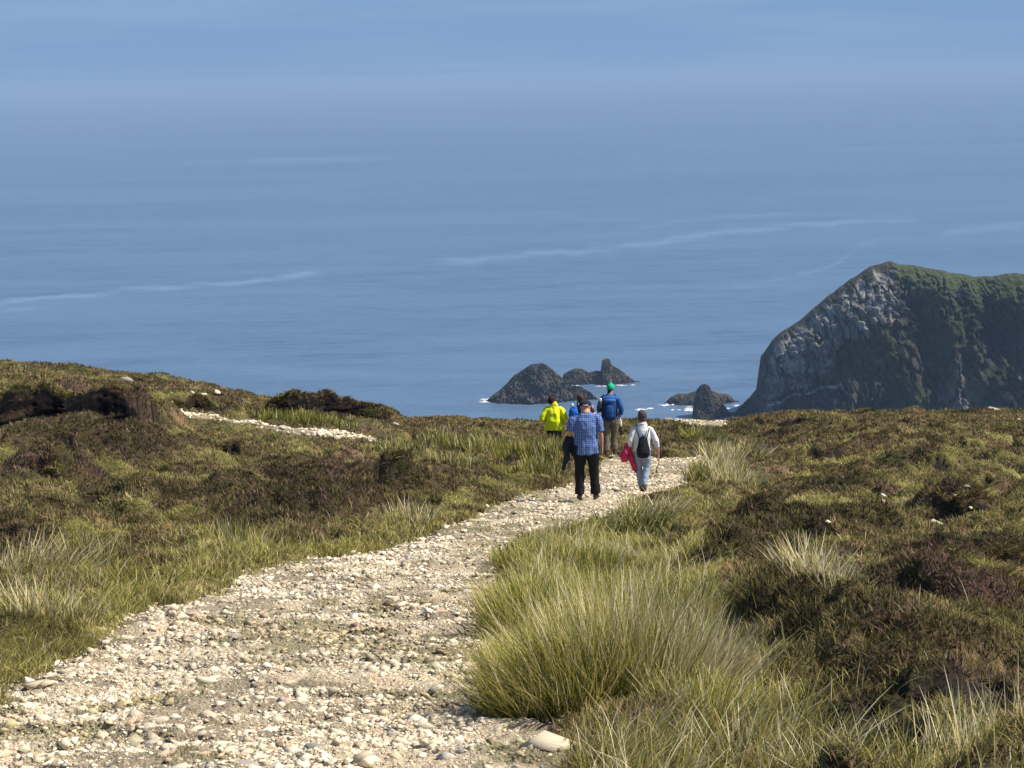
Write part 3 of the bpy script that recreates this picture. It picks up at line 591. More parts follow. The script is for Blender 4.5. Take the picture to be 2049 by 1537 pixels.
rush(1440, 1450, .36, .4, 1000, .36, 'loose green and straw clump right of the big stand', (.2, .34, .26, .1, .12), .5, (.3, 0), group=G1)
rush(1265, 1058, .55, .6, 800, .46, 'dark green spiky rush clump just in front of the woman in white', (.55, .3, .05, .02, .12), .55, (.25, 0))
rush(1300, 1040, .5, .6, 500, .46, 'pale dry clump fanned out beside the dark spiky rushes', (.1, .15, .15, .2, .4), .6, (.5, 0))
for px, py, L, mw, lb in [(1385, 958, .5, (.3, .3, .2, .1, .2), 'greenish rush clump at the inside edge of the bend by the woman'), (1430, 950, .62, (.08, .14, .18, .2, .45), 'pale straw clump behind the greenish one at the bend'), (1475, 965, .6, (.06, .12, .15, .22, .5), 'palest wind bent straw clump at the outer end of the bend'),
                          (1440, 915, .6, (.15, .28, .22, .15, .25), 'mixed clump further down the bend'), (1485, 925, .55, (.1, .2, .2, .2, .35), 'straw clump behind the palest wind bent one'), (1405, 890, .5, (.2, .4, .22, .1, .1), 'green clump where the track turns out of sight')]:
    rush(px, py, .55, 1.0, 700, L, lb, mw, .4, (.45, 0), group='straw clumps round the bend')
rush(1640, 1240, .32, .5, 420, .38, 'bleached white grass tuft on a dark heather ridge', (.0, .05, .12, .25, .8), .45, (.1, 0), name='grass_tuft')
rush(1700, 1255, .28, .5, 300, .36, 'straw tuft at the right end of the bleached white one', (.02, .08, .2, .3, .5), .45, (.35, 0), name='grass_tuft')
rush(1930, 1545, .13, .2, 110, .50, 'stiff bleached stalks at the bottom edge', (.1, .1, .05, .1, 1.0), .2, (0, 0), w=.0075, name='grass_tuft')
rush(1840, 1545, .22, .3, 220, .40, 'dark green rushes left of the stiff bleached stalks', (.5, .4, .2, .1, .2), .35)
rush(2020, 1545, .2, .3, 200, .40, 'straw rushes in the bottom corner', (.2, .2, .2, .2, .4), .4)
rush(1540, 1440, .22, .3, 160, .30, 'small tan tuft below the dark heather band', (.1, .2, .25, .3, .3), .6, (.2, 0), name='grass_tuft')
rush(1500, 1550, .25, .3, 200, .30, 'pale bent grass at the bottom edge below the big stand', (.1, .2, .25, .2, .4), .5, name='grass_tuft')
rush(1700, 1550, .3, .3, 200, .34, 'arching straw grass at the bottom edge', (.1, .2, .2, .25, .4), .7, (.4, 0), name='grass_tuft')
rush(50, 1170, .62, .8, 900, .52, 'tan dry grass tussock at the left edge of the view', (.04, .1, .14, .5, .3), .65, (.4, 0), name='grass_tuft')
rush(185, 1150, .35, .5, 300, .40, 'green rush tuft right of the tan tussock', (.4, .4, .1, .1, .1), .3)
rush(90, 1260, .45, .5, 380, .40, 'grey straw tuft low on the left bank', (.1, .2, .2, .2, .5), .5, name='grass_tuft')
rush(485, 1112, .35, .5, 240, .52, 'tall thin green and straw rushes left of the track below the heather mound', (.3, .4, .1, .1, .3), .22)
rush(270, 1190, .5, .6, 380, .3, 'bushy green tuft on the left bank', (.3, .45, .2, .05, .05), .6, name='grass_tuft')
rush(818, 1052, .40, .6, 260, .44, 'pale upright tuft beside the dark peat face', (.05, .15, .25, .2, .5), .35, name='grass_tuft')
rush(1063, 1435, .15, .18, 260, .22, 'dark green tuft with a shaded hollow under the overhanging rushes', (.9, .3, 0, 0, .03), .8, name='grass_tuft')
rush(855, 1180, .42, .45, 900, .11, 'low grey green plant growing in the middle of the track', (.7, .4, .05, .02, .02), .9, name='track_plant', w=.008, pos=None)
GL = 'rush clumps in front of the far peat bank'
for i, (px, py, lb) in enumerate([(530, 856, 'leftmost green clump at the west end of the white stony strip'), (575, 859, 'green clump second along the stony strip'), (620, 862, 'green clump in the middle behind the stony strip'), (668, 866, 'green clump fourth along the stony strip'), (715, 872, 'yellowish clump at the east end of the stony strip')]):
    rush(px, py, .7, .9, 520, .52, lb, (.3, .45, .22, .05, .03 if i < 4 else .3), .25, group=GL)
GM = 'rush clumps left of the walkers'
for i, (px, py, lb) in enumerate([(800, 905, 'pale clump at the near side of the white stony strip'), (880, 908, 'straw flecked clump left of the tall green ones'), (935, 912, 'tall dark clump, third from the yellow jacketed walker'), (990, 915, 'bushy dark green clump well left of the yellow jacket'), (1045, 922, 'tall yellow green clump beside the yellow jacketed walker'), (1088, 926, 'tall rushes hiding the legs of the walker in yellow'), (1118, 928, 'tall rushes between the yellow jacket and the checked shirt'), (1068, 955, 'green clump at the verge nearest the man in the checked shirt'), (900, 945, 'low straw and green clump at the right end of the heather mound')]):
    rush(px, py, .75, 1.2, 620, (.4, .45, .52, .58, .60, .58, .50, .42, .38)[i], lb, (.32, .38, .22, .1, .18 if i in (0, 1, 8) else .05), .25, group=GM)

# ------------------------------------------------------------------ stones
def stone_shape(seed, npt, flat):
    import bmesh
    r = np.random.default_rng(seed); bm = bmesh.new(); p = np.array([(a, b, c) for a in (-1, 1) for b in (-1, 1) for c in (-1, 1)], float) * .72 + r.normal(0, .27, (8, 3)); p = np.concatenate([p, r.normal(0, .75, (max(npt - 8, 0), 3)).clip(-1.05, 1.05)]); p = p @ np.linalg.qr(r.normal(size=(3, 3)))[0]; p[:, 2] *= flat; p[:, 1] *= r.uniform(.55, .9)
    for q in p: bm.verts.new(q)
    bmesh.ops.convex_hull(bm, input=bm.verts); bmesh.ops.triangulate(bm, faces=bm.faces)
    loose = [v for v in bm.verts if not v.link_faces]; bmesh.ops.delete(bm, geom=loose, context='VERTS')
    bm.verts.ensure_lookup_table(); bm.verts.index_update()
    V = np.array([v.co[:] for v in bm.verts]); F = np.array([[v.index for v in f.verts] for f in bm.faces]); bm.free(); return V, F
shapes = [stone_shape(i, 10, (.38, .5, .6, .32)[i % 4]) for i in range(12)]
SC = [[.62, .52, .37], [.74, .65, .48], [.52, .39, .28], [.46, .39, .28], [.38, .35, .30], [.55, .43, .31], [.30, .20, .15]]
SP = [.34, .26, .07, .14, .07, .11, .01]
def stones_mesh(x, y, z, r, c):
    n = len(x); k = rng.integers(0, 12, n); Vs, Fs, Cs = [], [], []; off = 0
    for s in range(12):
        q = np.where(k == s)[0]; V, F = shapes[s]; a = rng.uniform(0, 6.283, len(q)); tl = rng.normal(0, .25, len(q))
        X = V[None, :, 0] * np.cos(a)[:, None] - V[None, :, 1] * np.sin(a)[:, None]; Y = V[None, :, 0] * np.sin(a)[:, None] + V[None, :, 1] * np.cos(a)[:, None]; Z = V[None, :, 2] + X * tl[:, None]
        W = np.stack([X * r[q][:, None] + x[q][:, None], Y * r[q][:, None] + y[q][:, None], Z * r[q][:, None] + z[q][:, None]], -1)
        Vs.append(W.reshape(-1, 3)); Fs.append((F[None] + off + (np.arange(len(q)) * len(V))[:, None, None]).reshape(-1, 3)); Cs.append(np.repeat(c[q], len(V), 0)); off += len(q) * len(V)
    return np.concatenate(Vs), np.concatenate(Fs), np.concatenate(Cs)
m_stone = mat_attr('weathered quartzite', 55, .75, 1.22, .85, .4, .006)
x, y = scatter(1100000, 7.6, 74, 1.7, .26, .6); sd = fast_sd(x, y); sm = sd; dens = sstep(.32, .62, fbm(x * 1.7, y * 1.3, 171, 4))
k = (sd > -.12) & (rng.random(len(x)) < (.14 + .86 * dens) * np.where(sd < .05, .4, 1) * np.where(sm > -.2, 1, 1.0)); x, y, sd = x[k], y[k], sd[k]; n = len(x)
r = np.exp(rng.normal(0, .70, n)) * np.interp(y, [8, 20, 45, 75], [.0052, .0080, .0145, .028]); r = np.clip(r, .003, .05)
z = fast_h(x, y) + r * rng.uniform(-.12, .2, n); c = pick(SC, SP, n)
patch = fbm(x * 1.1, y * .9, 175, 3); c = c * (.80 + .6 * patch)[:, None]; gp = sstep(.52, .66, fbm(x * 1.9, y * 2.6, 115, 4)); c = lerp(c, c * np.array([.55, .52, .40]), gp * .8)
print('stones', n)
V, F, C = stones_mesh(x, y, z, r, c)
tag(link('gravel', mesh_np('gravel', V, F, C), m_stone), 'cream and grey broken stone strewn over the track', 'gravel', kind='stuff')
# the larger stones, each a thing
big_shapes = []
for i in range(10):
    V, F = stone_shape(100 + i, 16, (.5, .6, .7, .42, .55)[i % 5]); big_shapes.append((V, F))
def stone_proto(i, ci):
    V, F = big_shapes[i]; c = np.array(SC[ci]); return mesh_np('stone', V, F, np.broadcast_to(c, (len(V), 3)) * (.9 + .2 * rng.random((len(V), 1))))
protos = {(i, ci): stone_proto(i, ci) for i in range(10) for ci in range(7)}
for me in protos.values(): me.materials.append(m_stone)
CN = ['cream', 'pale cream', 'pinkish', 'tan', 'grey', 'buff', 'dark brown']
def stone(x, y, r, ci, label, group=None, i=None, sc=(1, 1, 1), sink=.12):
    i = int(rng.integers(0, 10)) if i is None else i
    z = float(fast_h(np.array([x]), np.array([y]))[0]) + (.055 if fast_sd(np.array([x]), np.array([y]))[0] < -.1 else 0); o = bpy.data.objects.new('stone', protos[(i, ci)]); COL.objects.link(o)
    o.location = (x, y, z + r * sink); o.rotation_euler = (rng.normal(0, .12), rng.normal(0, .12), rng.uniform(0, 6.3)); o.scale = (r * sc[0], r * sc[1], r * sc[2]); tag(o, label, 'stone', group); return o
for px, py, r, ci, lb in [
    (1100, 1500, .095, 0, 'large flat topped cream boulder at the foot of the big rush stand'), (1035, 1478, .062, 1, 'upright cream stone left of the large boulder'), (985, 1440, .035, 1, 'small white stone at the edge of the shaded rush hollow'), (1045, 1530, .05, 1, 'white stone below the large boulder at the bottom edge'), (1015, 1528, .042, 1, 'paler stone next to it at the bottom edge'),
    (412, 1366, .050, 1, 'pale angular stone standing alone in the left half of the track'), (212, 1284, .052, 3, 'tan stone on the left rim of the track with a dark underside'), (545, 1140, .05, 1, 'white chip on the grass edge where the track narrows'), (892, 1057, .06, 1, 'white stone on the grass left of the track'), (975, 1020, .05, 1, 'smaller white stone on the grass nearer the man in the checked shirt'),
    (1870, 1092, .075, 1, 'bright white stone alone on the right hand moor'), (1634, 1023, .085, 1, 'white stone on the moor left of the peat hollow'), (1934, 993, .10, 1, 'white stone perched above the dark peat hollow'), (1634, 1097, .055, 1, 'white chip left of a pair on the moor'), (1656, 1092, .05, 1, 'white chip right of a pair on the moor'), (1640, 1122, .045, 1, 'white chip below the pair beside a small dark hole'),
    (2030, 1180, .10, 1, 'yellowish white rock under the peat bank at the right edge'), (1990, 806, .22, 1, 'white rock on the skyline at the far right'), (2040, 850, .13, 1, 'small white rock near the right edge below the skyline'), (1760, 1150, .05, 1, 'thin pale stone standing in the grass hollow'), (1770, 1245, .07, 1, 'cream stone below the bleached tufts'), (1880, 1250, .07, 5, 'buff stones edge at the foot of a purple heather cushion'),
    (385, 810, .13, 1, 'white stone on the bank above the left stony strip'), (405, 813, .11, 1, 'second white stone just right of it on the bank'), (435, 797, .14, 1, 'white stone on the grass slope near the left skyline'), (255, 772, .2, 4, 'grey boulder under the left skyline'), (789, 866, .16, 1, 'white boulder at the right end of the rushy hollow'), (800, 862, .09, 1, 'small white stone leaning on the white boulder'),
    (232, 889, .09, 1, 'pale stone lying in front of the long peat bank'), (357, 846, .16, 1, 'white block at the left tip of the stony strip'), (72, 1378, .07, 3, 'tan slab on the grass edge at lower left'), (160, 1410, .06, 0, 'cream stone by the lower left verge'), (835, 1215, .045, 0, 'cream stone below the grey green plant'), (880, 1225, .04, 2, 'pinkish stone right of it below the plant'), (700, 1238, .05, 2, 'reddish stone in the middle of the track'),
    (640, 1490, .09, 4, 'grey slab at the bottom of the track'), (720, 1500, .07, 4, 'grey slab at the bottom just right of another'), (480, 1520, .06, 4, 'low grey slab at the bottom left of centre'), (275, 1480, .07, 4, 'grey green slab sunk in the track at lower left')]:
    g = ground_at([(px, py)])[0]; stone(g[0], g[1], r * (1.35 if 'large flat' in lb else 1), ci, lb, i=3 if 'large flat' in lb else None, sc=(1.2, 1.0, .8) if 'large flat' in lb else(1, .8, .8 if ci != 4 else .35))
for xs, ys, nn, lbl in [(1790, 1030, 14, 'white chips scattered under the peat hollow on the right moor'), (1900, 1040, 8, 'white chips scattered under the peat hollow on the right moor')]:
    for k in range(nn):
        g = ground_at([(xs + rng.normal() * 22, ys + rng.normal() * 6)])[0]; stone(g[0], g[1], rng.uniform(.03, .07), 1, lbl, 'chips under the peat hollow')
x, y = scatter(6000, 8.5, 50, 1.6, .24, .3); sm = fast_sd(x, y); k = np.where(sm > .02)[0][:210]
for j in k:
    ci = int(rng.choice(7, p=np.array(SP) / sum(SP))); r = float(np.clip(np.exp(rng.normal(0, .3)) * .030 * (1 + .012 * y[j]), .022, .08))
    lone = 'near the rim of the track' if sm[j] < .35 else 'bedded in the middle of the track'
    stone(float(x[j]), float(y[j]), r, ci, f'fist sized {CN[ci]} stone {lone}', f'{CN[ci]} stones {lone}', sc=(1, rng.uniform(.6, 1), rng.uniform(.5, .9)), sink=-.02)
# white shingle in the left strip
x, y = [], []
for P, wdt, n in ((TRK1, .20, 1200), (TRK2, .2, 60)):
    P = np.array(P); t = rng.random(n) * (len(P) - 1); i = t.astype(int); f = t - i
    x.append(P[i, 0] * (1 - f) + P[i + 1, 0] * f + rng.normal(0, .1, n)); y.append(P[i, 1] * (1 - f) + P[i + 1, 1] * f + rng.normal(0, wdt, n))
x, y = np.concatenate(x), np.concatenate(y); q = rng.random(len(x)) < .03 + .97 * sstep(.47, .60, fbm(x * 1.9, y * 2.5, 211, 3)); x, y = x[q], y[q]; n = len(x); r = rng.uniform(.02, .085, n)
V, F, C = stones_mesh(x, y, fast_h(x, y) + r * .2, r, pick([SC[1], [.60, .55, .45], SC[0]], [.4, .3, .3], n))
tag(link('white_pebbles', mesh_np('white_pebbles', V, F, C), m_stone), 'white shingle strip running across the left moor', 'shingle', kind='stuff')

# ------------------------------------------------------------------ people
import bmesh
def ring_tube(bm, pts, rad, seg=16, cap=.7):
    """closed tapering tube through pts; rad = radius or (across, fore-aft)"""
    P = [Vector(p) for p in pts]; n = len(P); rings = []
    rr = [(r, r) if isinstance(r, (int, float)) else r for r in rad]
    T = [(P[min(i + 1, n - 1)] - P[max(i - 1, 0)]).normalized() for i in range(n)]
    fullP, fullR, fullT = list(P), list(rr), list(T)
    m0 = sum(rr[0]) / 2; m1 = sum(rr[-1]) / 2
    fullP = [P[0] - T[0] * m0 * cap, P[0] - T[0] * m0 * cap * .7] + fullP + [P[-1] + T[-1] * m1 * cap * .7, P[-1] + T[-1] * m1 * cap]
    fullR = [(rr[0][0] * .15, rr[0][1] * .15), (rr[0][0] * .7, rr[0][1] * .7)] + fullR + [(rr[-1][0] * .7, rr[-1][1] * .7), (rr[-1][0] * .15, rr[-1][1] * .15)]
    fullT = [T[0], T[0]] + fullT + [T[-1], T[-1]]
    for p, r, t in zip(fullP, fullR, fullT):
        ref = Vector((0, 1, 0)) if abs(t.y) < .8 else Vector((0, 0, 1))
        a = ref.cross(t).normalized(); b = t.cross(a).normalized()
        rings.append([bm.verts.new(p + a * r[0] * math.cos(2 * math.pi * k / seg) + b * r[1] * math.sin(2 * math.pi * k / seg)) for k in range(seg)])
    for A, B in zip(rings, rings[1:]):
        for k in range(seg): bm.faces.new((A[k], A[(k + 1) % seg], B[(k + 1) % seg], B[k]))
    bm.faces.new(rings[0][::-1]); bm.faces.new(rings[-1])
def blob(bm, c, r, rot=None, sub=3):
    M = Matrix.Translation(c) @ (rot or Matrix.Identity(4)) @ Matrix.Diagonal((r[0], r[1], r[2], 1)); bmesh.ops.create_icosphere(bm, subdivisions=sub, radius=1, matrix=M)
def fuse(bm, voxel, smooth=2, wr=0, wf=(9, 9, 4), seed=0):
    """fuse the overlapping volumes into one continuous skin, then crumple it a little"""
    bmesh.ops.recalc_face_normals(bm, faces=bm.faces)
    me = bpy.data.meshes.new('tmp'); bm.to_mesh(me); bm.free(); o = bpy.data.objects.new('tmp', me); COL.objects.link(o)
    r = o.modifiers.new('r', 'REMESH'); r.mode = 'VOXEL'; r.voxel_size = voxel; r.use_smooth_shade = True
    s = o.modifiers.new('s', 'SMOOTH'); s.iterations = smooth; s.factor = .5
    dg = bpy.context.evaluated_depsgraph_get(); dg.update(); out = bpy.data.meshes.new_from_object(o.evaluated_get(dg)); bpy.data.objects.remove(o)
    if wr:
        n = len(out.vertices); V = np.zeros(n * 3, np.float32); out.vertices.foreach_get('co', V); V = V.reshape(-1, 3); N = np.zeros(n * 3, np.float32); out.vertices.foreach_get('normal', N); N = N.reshape(-1, 3)
        u = fbm(V[:, 0] * wf[0] + V[:, 2] * wf[2] * .4 + seed, V[:, 1] * wf[1] + V[:, 2] * wf[2], seed + 3, 3) - .5
        u2 = 1 - np.abs(2 * fbm(V[:, 0] * wf[0] * .8 + 5, V[:, 2] * wf[2] * 1.2 + V[:, 1] * 4 + seed, seed + 8, 2) - 1) - .6
        V = V + N * (u * 1.3 + u2 * .8)[:, None] * wr; out.vertices.foreach_set('co', V.astype(np.float32).ravel()); out.update()
    out.polygons.foreach_set('use_smooth', np.ones(len(out.polygons), bool)); return out
def V3(*a): return Vector(a)
SKIN = mat_plain('ruddy skin', (.56, .30, .22), .55, 40, .08, .1, .35)  # one even skin tone, warmer than the pale one
SKIN2 = mat_plain('pale skin', (.62, .38, .30), .55, 40, .08, .1, .35)
def cloth(name, c, var=.15, ns=14): return mat_plain(name, c, .88, ns, var, .35, .15, bd=.006)
def hand(bm, wr, d, side, curl=.6, s=1.0):
    """palm, four curled fingers of different lengths and a thumb off the side of the palm; d points down the forearm"""
    d = d.normalized(); fwd = V3(0, 1, 0); fwd = (fwd - d * fwd.dot(d)).normalized(); out = d.cross(fwd).normalized() * side
    p1 = wr + d * .045 * s; p2 = wr + d * .088 * s
    ring_tube(bm, [wr, p1, p2], [(.024 * s, .028 * s), (.018 * s, .040 * s), (.015 * s, .038 * s)], 12)
    for k, (o, L) in enumerate([(.030, .070), (.010, .080), (-.010, .074), (-.029, .058)]):
        a = p2 + fwd * o * s; b = a + d * L * .45 * s - out * .006; c = b + (d * (1 - curl) - out * curl).normalized() * L * .33 * s; e = c + (d * (.6 - curl) - out * curl * 1.3).normalized() * L * .25 * s
        ring_tube(bm, [a, b, c, e], [.0098 * s, .0092 * s, .0085 * s, .0072 * s], 8)
    t0 = p1 + fwd * .028 * s - d * .012; ring_tube(bm, [t0, t0 + fwd * .025 * s + d * .022 * s - out * .008, t0 + fwd * .030 * s + d * .050 * s - out * .014], [.0125 * s, .0105 * s, .0085 * s], 8)
def limb(a, b, k, bow=(0, 0, 0)): return [a.lerp(b, t) + Vector(bow) * math.sin(math.pi * t) for t in np.linspace(0, 1, k)]
def make_body(J, skin, parent, w=1.0, vox=.0085):
    bm = bmesh.new(); H = J['head']; nk = J['neck']; sh = (J['sL'] + J['sR']) / 2; hp = (J['hL'] + J['hR']) / 2
    ring_tube(bm, [hp - V3(0, 0, .03), hp.lerp(sh, .25), hp.lerp(sh, .6), hp.lerp(sh, .9), nk], [(.155 * w, .11 * w), (.14 * w, .10 * w), (.155 * w, .105 * w), (.125 * w, .08 * w), (.055, .055)], 20)
    ring_tube(bm, [nk - V3(0, 0, .04), nk.lerp(H, .5), H - V3(0, 0, .02)], [.066, .056, .06], 14)
    blob(bm, H + V3(0, -.012, .025), (.076 * J.get('hs', 1), .094, .092)); ring_tube(bm, [nk - V3(0, 0, .02), H - V3(0, .01, .03)], [.066 * J.get('hs', 1), .064 * J.get('hs', 1)], 14); blob(bm, H + V3(0, .028, -.035), (.060, .066, .072))   # skull, face
    blob(bm, H + V3(0, .075, -.088), (.030, .022, .022)); ring_tube(bm, [H + V3(0, .088, .012), H + V3(0, .102, -.016), H + V3(0, .108, -.030)], [.009, .013, .016], 8)  # chin, nose
    blob(bm, H + V3(0, .089, -.058), (.024, .010, .009)); blob(bm, H + V3(0, .078, .028), (.050, .016, .010))                                                    # lips, brow
    for s in (-1, 1): blob(bm, H + V3(.077 * s, -.005, -.012), (.010, .019, .031))
    for s, S, E, W_ in ((-1, 'sL', 'eL', 'wL'), (1, 'sR', 'eR', 'wR')):
        ring_tube(bm, limb(J[S] + (sh - J[S]) * .15 - V3(0, 0, .055), J[E], 5), [.044 * w, .048 * w, .046, .040, .037], 12); ring_tube(bm, limb(J[E], J[W_], 5), [.037, .041, .037, .030, .025], 12)
        hand(bm, J[W_], J.get('d' + S[1], J[W_] - J[E]), s, J.get('curl', .5))
    for h, k, a in (('hL', 'kL', 'aL'), ('hR', 'kR', 'aR')):
        ring_tube(bm, limb(J[h], J[k], 5), [.085, .080, .070, .058, .052], 14); ring_tube(bm, limb(J[k], J[a], 5), [.050, .054, .047, .037, .034], 14)
    o = link('body', fuse(bm, vox, 2), skin, parent)
    for s in (-1, 1):
        b = bmesh.new(); blob(b, H + V3(.029 * s, .084, .006), (.011, .007, .008), sub=2); me = bpy.data.meshes.new('eye'); b.to_mesh(me); b.free(); link('eye', me, EYE, parent)
    return o
EYE = mat_plain('eye', (.05, .035, .03), .3, 10, .1, 0)
def make_shirt(J, m, parent, w=1.0, sl=1.0, cuff=.03, hem=.12, hemw=1.1, name='shirt', wr=.008, rs=1.0, collar=.078, seed=1, vox=.0095, belly=0, puff=0):
    """torso and sleeves; sl = how far down the arm the sleeve runs (1 = elbow, 2 = wrist); hem = metres below the hips"""
    bm = bmesh.new(); nk = J['neck']; sh = (J['sL'] + J['sR']) / 2; hp = (J['hL'] + J['hR']) / 2
    lo = hp - V3(0, 0, hem)
    ring_tube(bm, [lo, hp, hp.lerp(sh, .3) + V3(0, belly * .5, 0), hp.lerp(sh, .65), hp.lerp(sh, .9), sh.lerp(nk, .55), nk + V3(0, -.005, .01)],
              [(.185 * w * hemw, .135 * w), (.186 * w * (hemw + .02), .142 * w), (.180 * w * (1 + puff), .148 * w), (.185 * w, .142 * w), (.176 * w, .125 * w), (.115 * w, .095 * w), (collar, collar)], 24, .12)
    for S, E, W_ in (('sL', 'eL', 'wL'), ('sR', 'eR', 'wR')):
        s0 = J[S] + V3(0, 0, -.045); P = [J[S] + (sh - J[S]) * .55 + V3(0, 0, -.012), J[S] + (sh - J[S]) * .22 + V3(0, 0, -.022)] + limb(s0, J[E], 4); r = [.055 * w, .062 * w * rs, .066 * w * rs, .070 * w * rs, .066 * w * rs, .062 * rs, .058 * rs]
        if sl > 1: e = J[E].lerp(J[W_], sl - 1); r = r[:6]; P += [J[E].lerp(e, .35), J[E].lerp(e, .7), e]; r += [.058 * rs, .052 * rs, (.046 + cuff * .2) * rs]
        else: P = P[:2] + limb(s0, s0.lerp(J[E], sl), 4); r = [.055 * w, .062 * w * rs, .068 * w * rs, .072 * w * rs, .070 * rs, .070 * rs]
        ring_tube(bm, P, r, 14, .1)
    return link(name, fuse(bm, vox, 2, wr, (9, 9, 5), seed), m, parent)
def make_trousers(J, m, parent, w=1.0, r=1.0, name='trousers', wr=.016, seed=5, length=.97, wide=.066):
    bm = bmesh.new(); hp = (J['hL'] + J['hR']) / 2
    ring_tube(bm, [hp + V3(0, 0, .12), hp, hp - V3(0, 0, .09)], [(.165 * w, .122 * w), (.178 * w, .135 * w), (.170 * w, .13 * w)], 20, .25)
    for h, k, a in (('hL', 'kL', 'aL'), ('hR', 'kR', 'aR')):
        A = J[k].lerp(J[a], length); ring_tube(bm, limb(J[h] + V3(0, 0, .03), J[k], 5) + limb(J[k], A, 5)[1:], [.104 * r * w, .103 * r * w, .095 * r * w, .084 * r, .078 * r, .076 * r, .073 * r, wide * 1.04 * r, wide * r], 16, .08)
    return link(name, fuse(bm, .0095, 2, wr, (8, 8, 7), seed), m, parent)
def make_shoe(a, m, parent, yaw=0, pitch=0):
    bm = bmesh.new(); M = Matrix.Rotation(yaw, 4, 'Z') @ Matrix.Rotation(pitch, 4, 'X')
    f = lambda x, y, z: a + M @ V3(x, y, z)
    ring_tube(bm, [f(0, -.055, -.045), f(0, .0, -.042), f(0, .09, -.052), f(0, .16, -.060)], [(.036, .042), (.041, .046), (.046, .034), (.040, .024)], 14)
    ring_tube(bm, [f(0, 0, -.03), f(0, -.005, .055)], [.046, .046], 12, .1)
    o = link('shoe', fuse(bm, .008, 2), m, parent); b = bmesh.new(); ring_tube(b, [f(0, -.09, -.082), f(0, .03, -.082), f(0, .12, -.084), f(0, .19, -.080)], [(.036, .010), (.040, .010), (.046, .010), (.030, .009)], 12); me = bpy.data.meshes.new('sole'); bmesh.ops.recalc_face_normals(b, faces=b.faces); b.to_mesh(me); b.free(); link('sole', me, SOLE, o); return o
SOLE = mat_plain('rubber sole', (.03, .028, .025), .8, 20, .1, 0)
def make_hair(J, m, parent, r=(.088, .106, .10), off=(0, -.02, .035), low=.0, seed=3, wr=.012):
    bm = bmesh.new(); H = J['head']; blob(bm, H + Vector(off), r)
    blob(bm, H + V3(0, -.055, -.03 - low), (.070, .050, .075))
    for s in (-1, 1): blob(bm, H + V3(.062 * s, -.03, .0 - low * .4), (.026, .05, .065))
    return link('hair', fuse(bm, .008, 1, wr, (30, 30, 14), seed), m, parent)
def joints(H=1.76, w=1.0, lA=None, rA=None, lL=None, rL=None, headoff=(0, .02, 0)):
    k = H / 1.76; J = {'hL': V3(-.095 * w, 0, .93 * k), 'hR': V3(.095 * w, 0, .93 * k), 'sL': V3(-.185 * w, -.005, 1.435 * k), 'sR': V3(.185 * w, -.005, 1.435 * k), 'neck': V3(0, .0, 1.50 * k), 'head': V3(0, 0, 1.645 * k) + Vector(headoff),
         'eL': V3(-.235 * w, -.03, 1.13 * k), 'eR': V3(.235 * w, -.03, 1.13 * k), 'wL': V3(-.245 * w, .05, .87 * k), 'wR': V3(.245 * w, .05, .87 * k), 'kL': V3(-.105, .03, .51 * k), 'kR': V3(.105, .03, .51 * k), 'aL': V3(-.11, -.01, .095), 'aR': V3(.11, -.01, .095)}
    for d in (lA, rA, lL, rL):
        if d: J.update({a: Vector(b) for a, b in d.items()})
    return J
def stand(px, y, label, yaw=0, dz=0):
    x = float(rays([px], [900])[0, 0] * y); x += math.sin(-ROLL) * 0
    z = float(np.median(hfull(x + np.array([-.15, 0, .15, 0]), y + np.array([0, 0, 0, .1])))) + dz
    o = bpy.data.objects.new('person', None); COL.objects.link(o); o.location = (x, y, z + .012); o.rotation_euler = (0, 0, yaw); tag(o, label, 'person'); return o
def thing_at(name, root, label, cat, group=None):
    o = bpy.data.objects.new(name, None); COL.objects.link(o); o.matrix_world = root.matrix_basis.copy(); o.location = root.location; o.rotation_euler = root.rotation_euler; return tag(o, label, cat, group)
def child(name, bm, m, parent, vox=.008, sm=2, wr=0, wf=(9, 9, 6), seed=0): return link(name, fuse(bm, vox, sm, wr, wf, seed), m, parent)

# man in the checked shirt
plaid = NT('blue check cotton'); pv_ = plaid.coord('Object'); sx = plaid.n('ShaderNodeSeparateXYZ'); plaid.l(pv_, sx.inputs[0])
def lines(sock, freq, lo):
    a = plaid.n('ShaderNodeMath', operation='MULTIPLY'); plaid.l(sock, a.inputs[0]); a.inputs[1].default_value = freq; b = plaid.n('ShaderNodeMath', operation='FRACT'); plaid.l(a.outputs[0], b.inputs[0]); c = plaid.n('ShaderNodeMath', operation='GREATER_THAN'); plaid.l(b.outputs[0], c.inputs[0]); c.inputs[1].default_value = lo; return c.outputs[0]
l1, l2 = lines(sx.outputs[0], 30, .72), lines(sx.outputs[2], 30, .72); d1_, d2_ = lines(sx.outputs[0], 15, .55), lines(sx.outputs[2], 15, .55)
mx = plaid.n('ShaderNodeMath', operation='MAXIMUM'); plaid.l(l1, mx.inputs[0]); plaid.l(l2, mx.inputs[1]); mm = plaid.n('ShaderNodeMath', operation='MULTIPLY'); plaid.l(mx.outputs[0], mm.inputs[0]); mm.inputs[1].default_value = .42
dd = plaid.n('ShaderNodeMath', operation='ADD'); plaid.l(d1_, dd.inputs[0]); plaid.l(d2_, dd.inputs[1]); de = plaid.n('ShaderNodeMath', operation='MULTIPLY'); plaid.l(dd.outputs[0], de.inputs[0]); de.inputs[1].default_value = .35
cc = plaid.mix(de.outputs[0], (.060, .125, .38), (.022, .045, .20)); cc = plaid.mix(mm.outputs[0], cc, (.42, .55, .80)); plaid.col(cc); plaid.rough(.85, .15)
BLACK = cloth('black trouser cloth', (.016, .015, .017)); BROWN = mat_plain('brown leather', (.10, .045, .028), .6, 20, .2, .2)
p = stand(1173, 39.2, 'heavy set man in blue checked shirt, black trousers and dark cap', dz=.05); p.scale = (1.03, 1.03, 1.02)
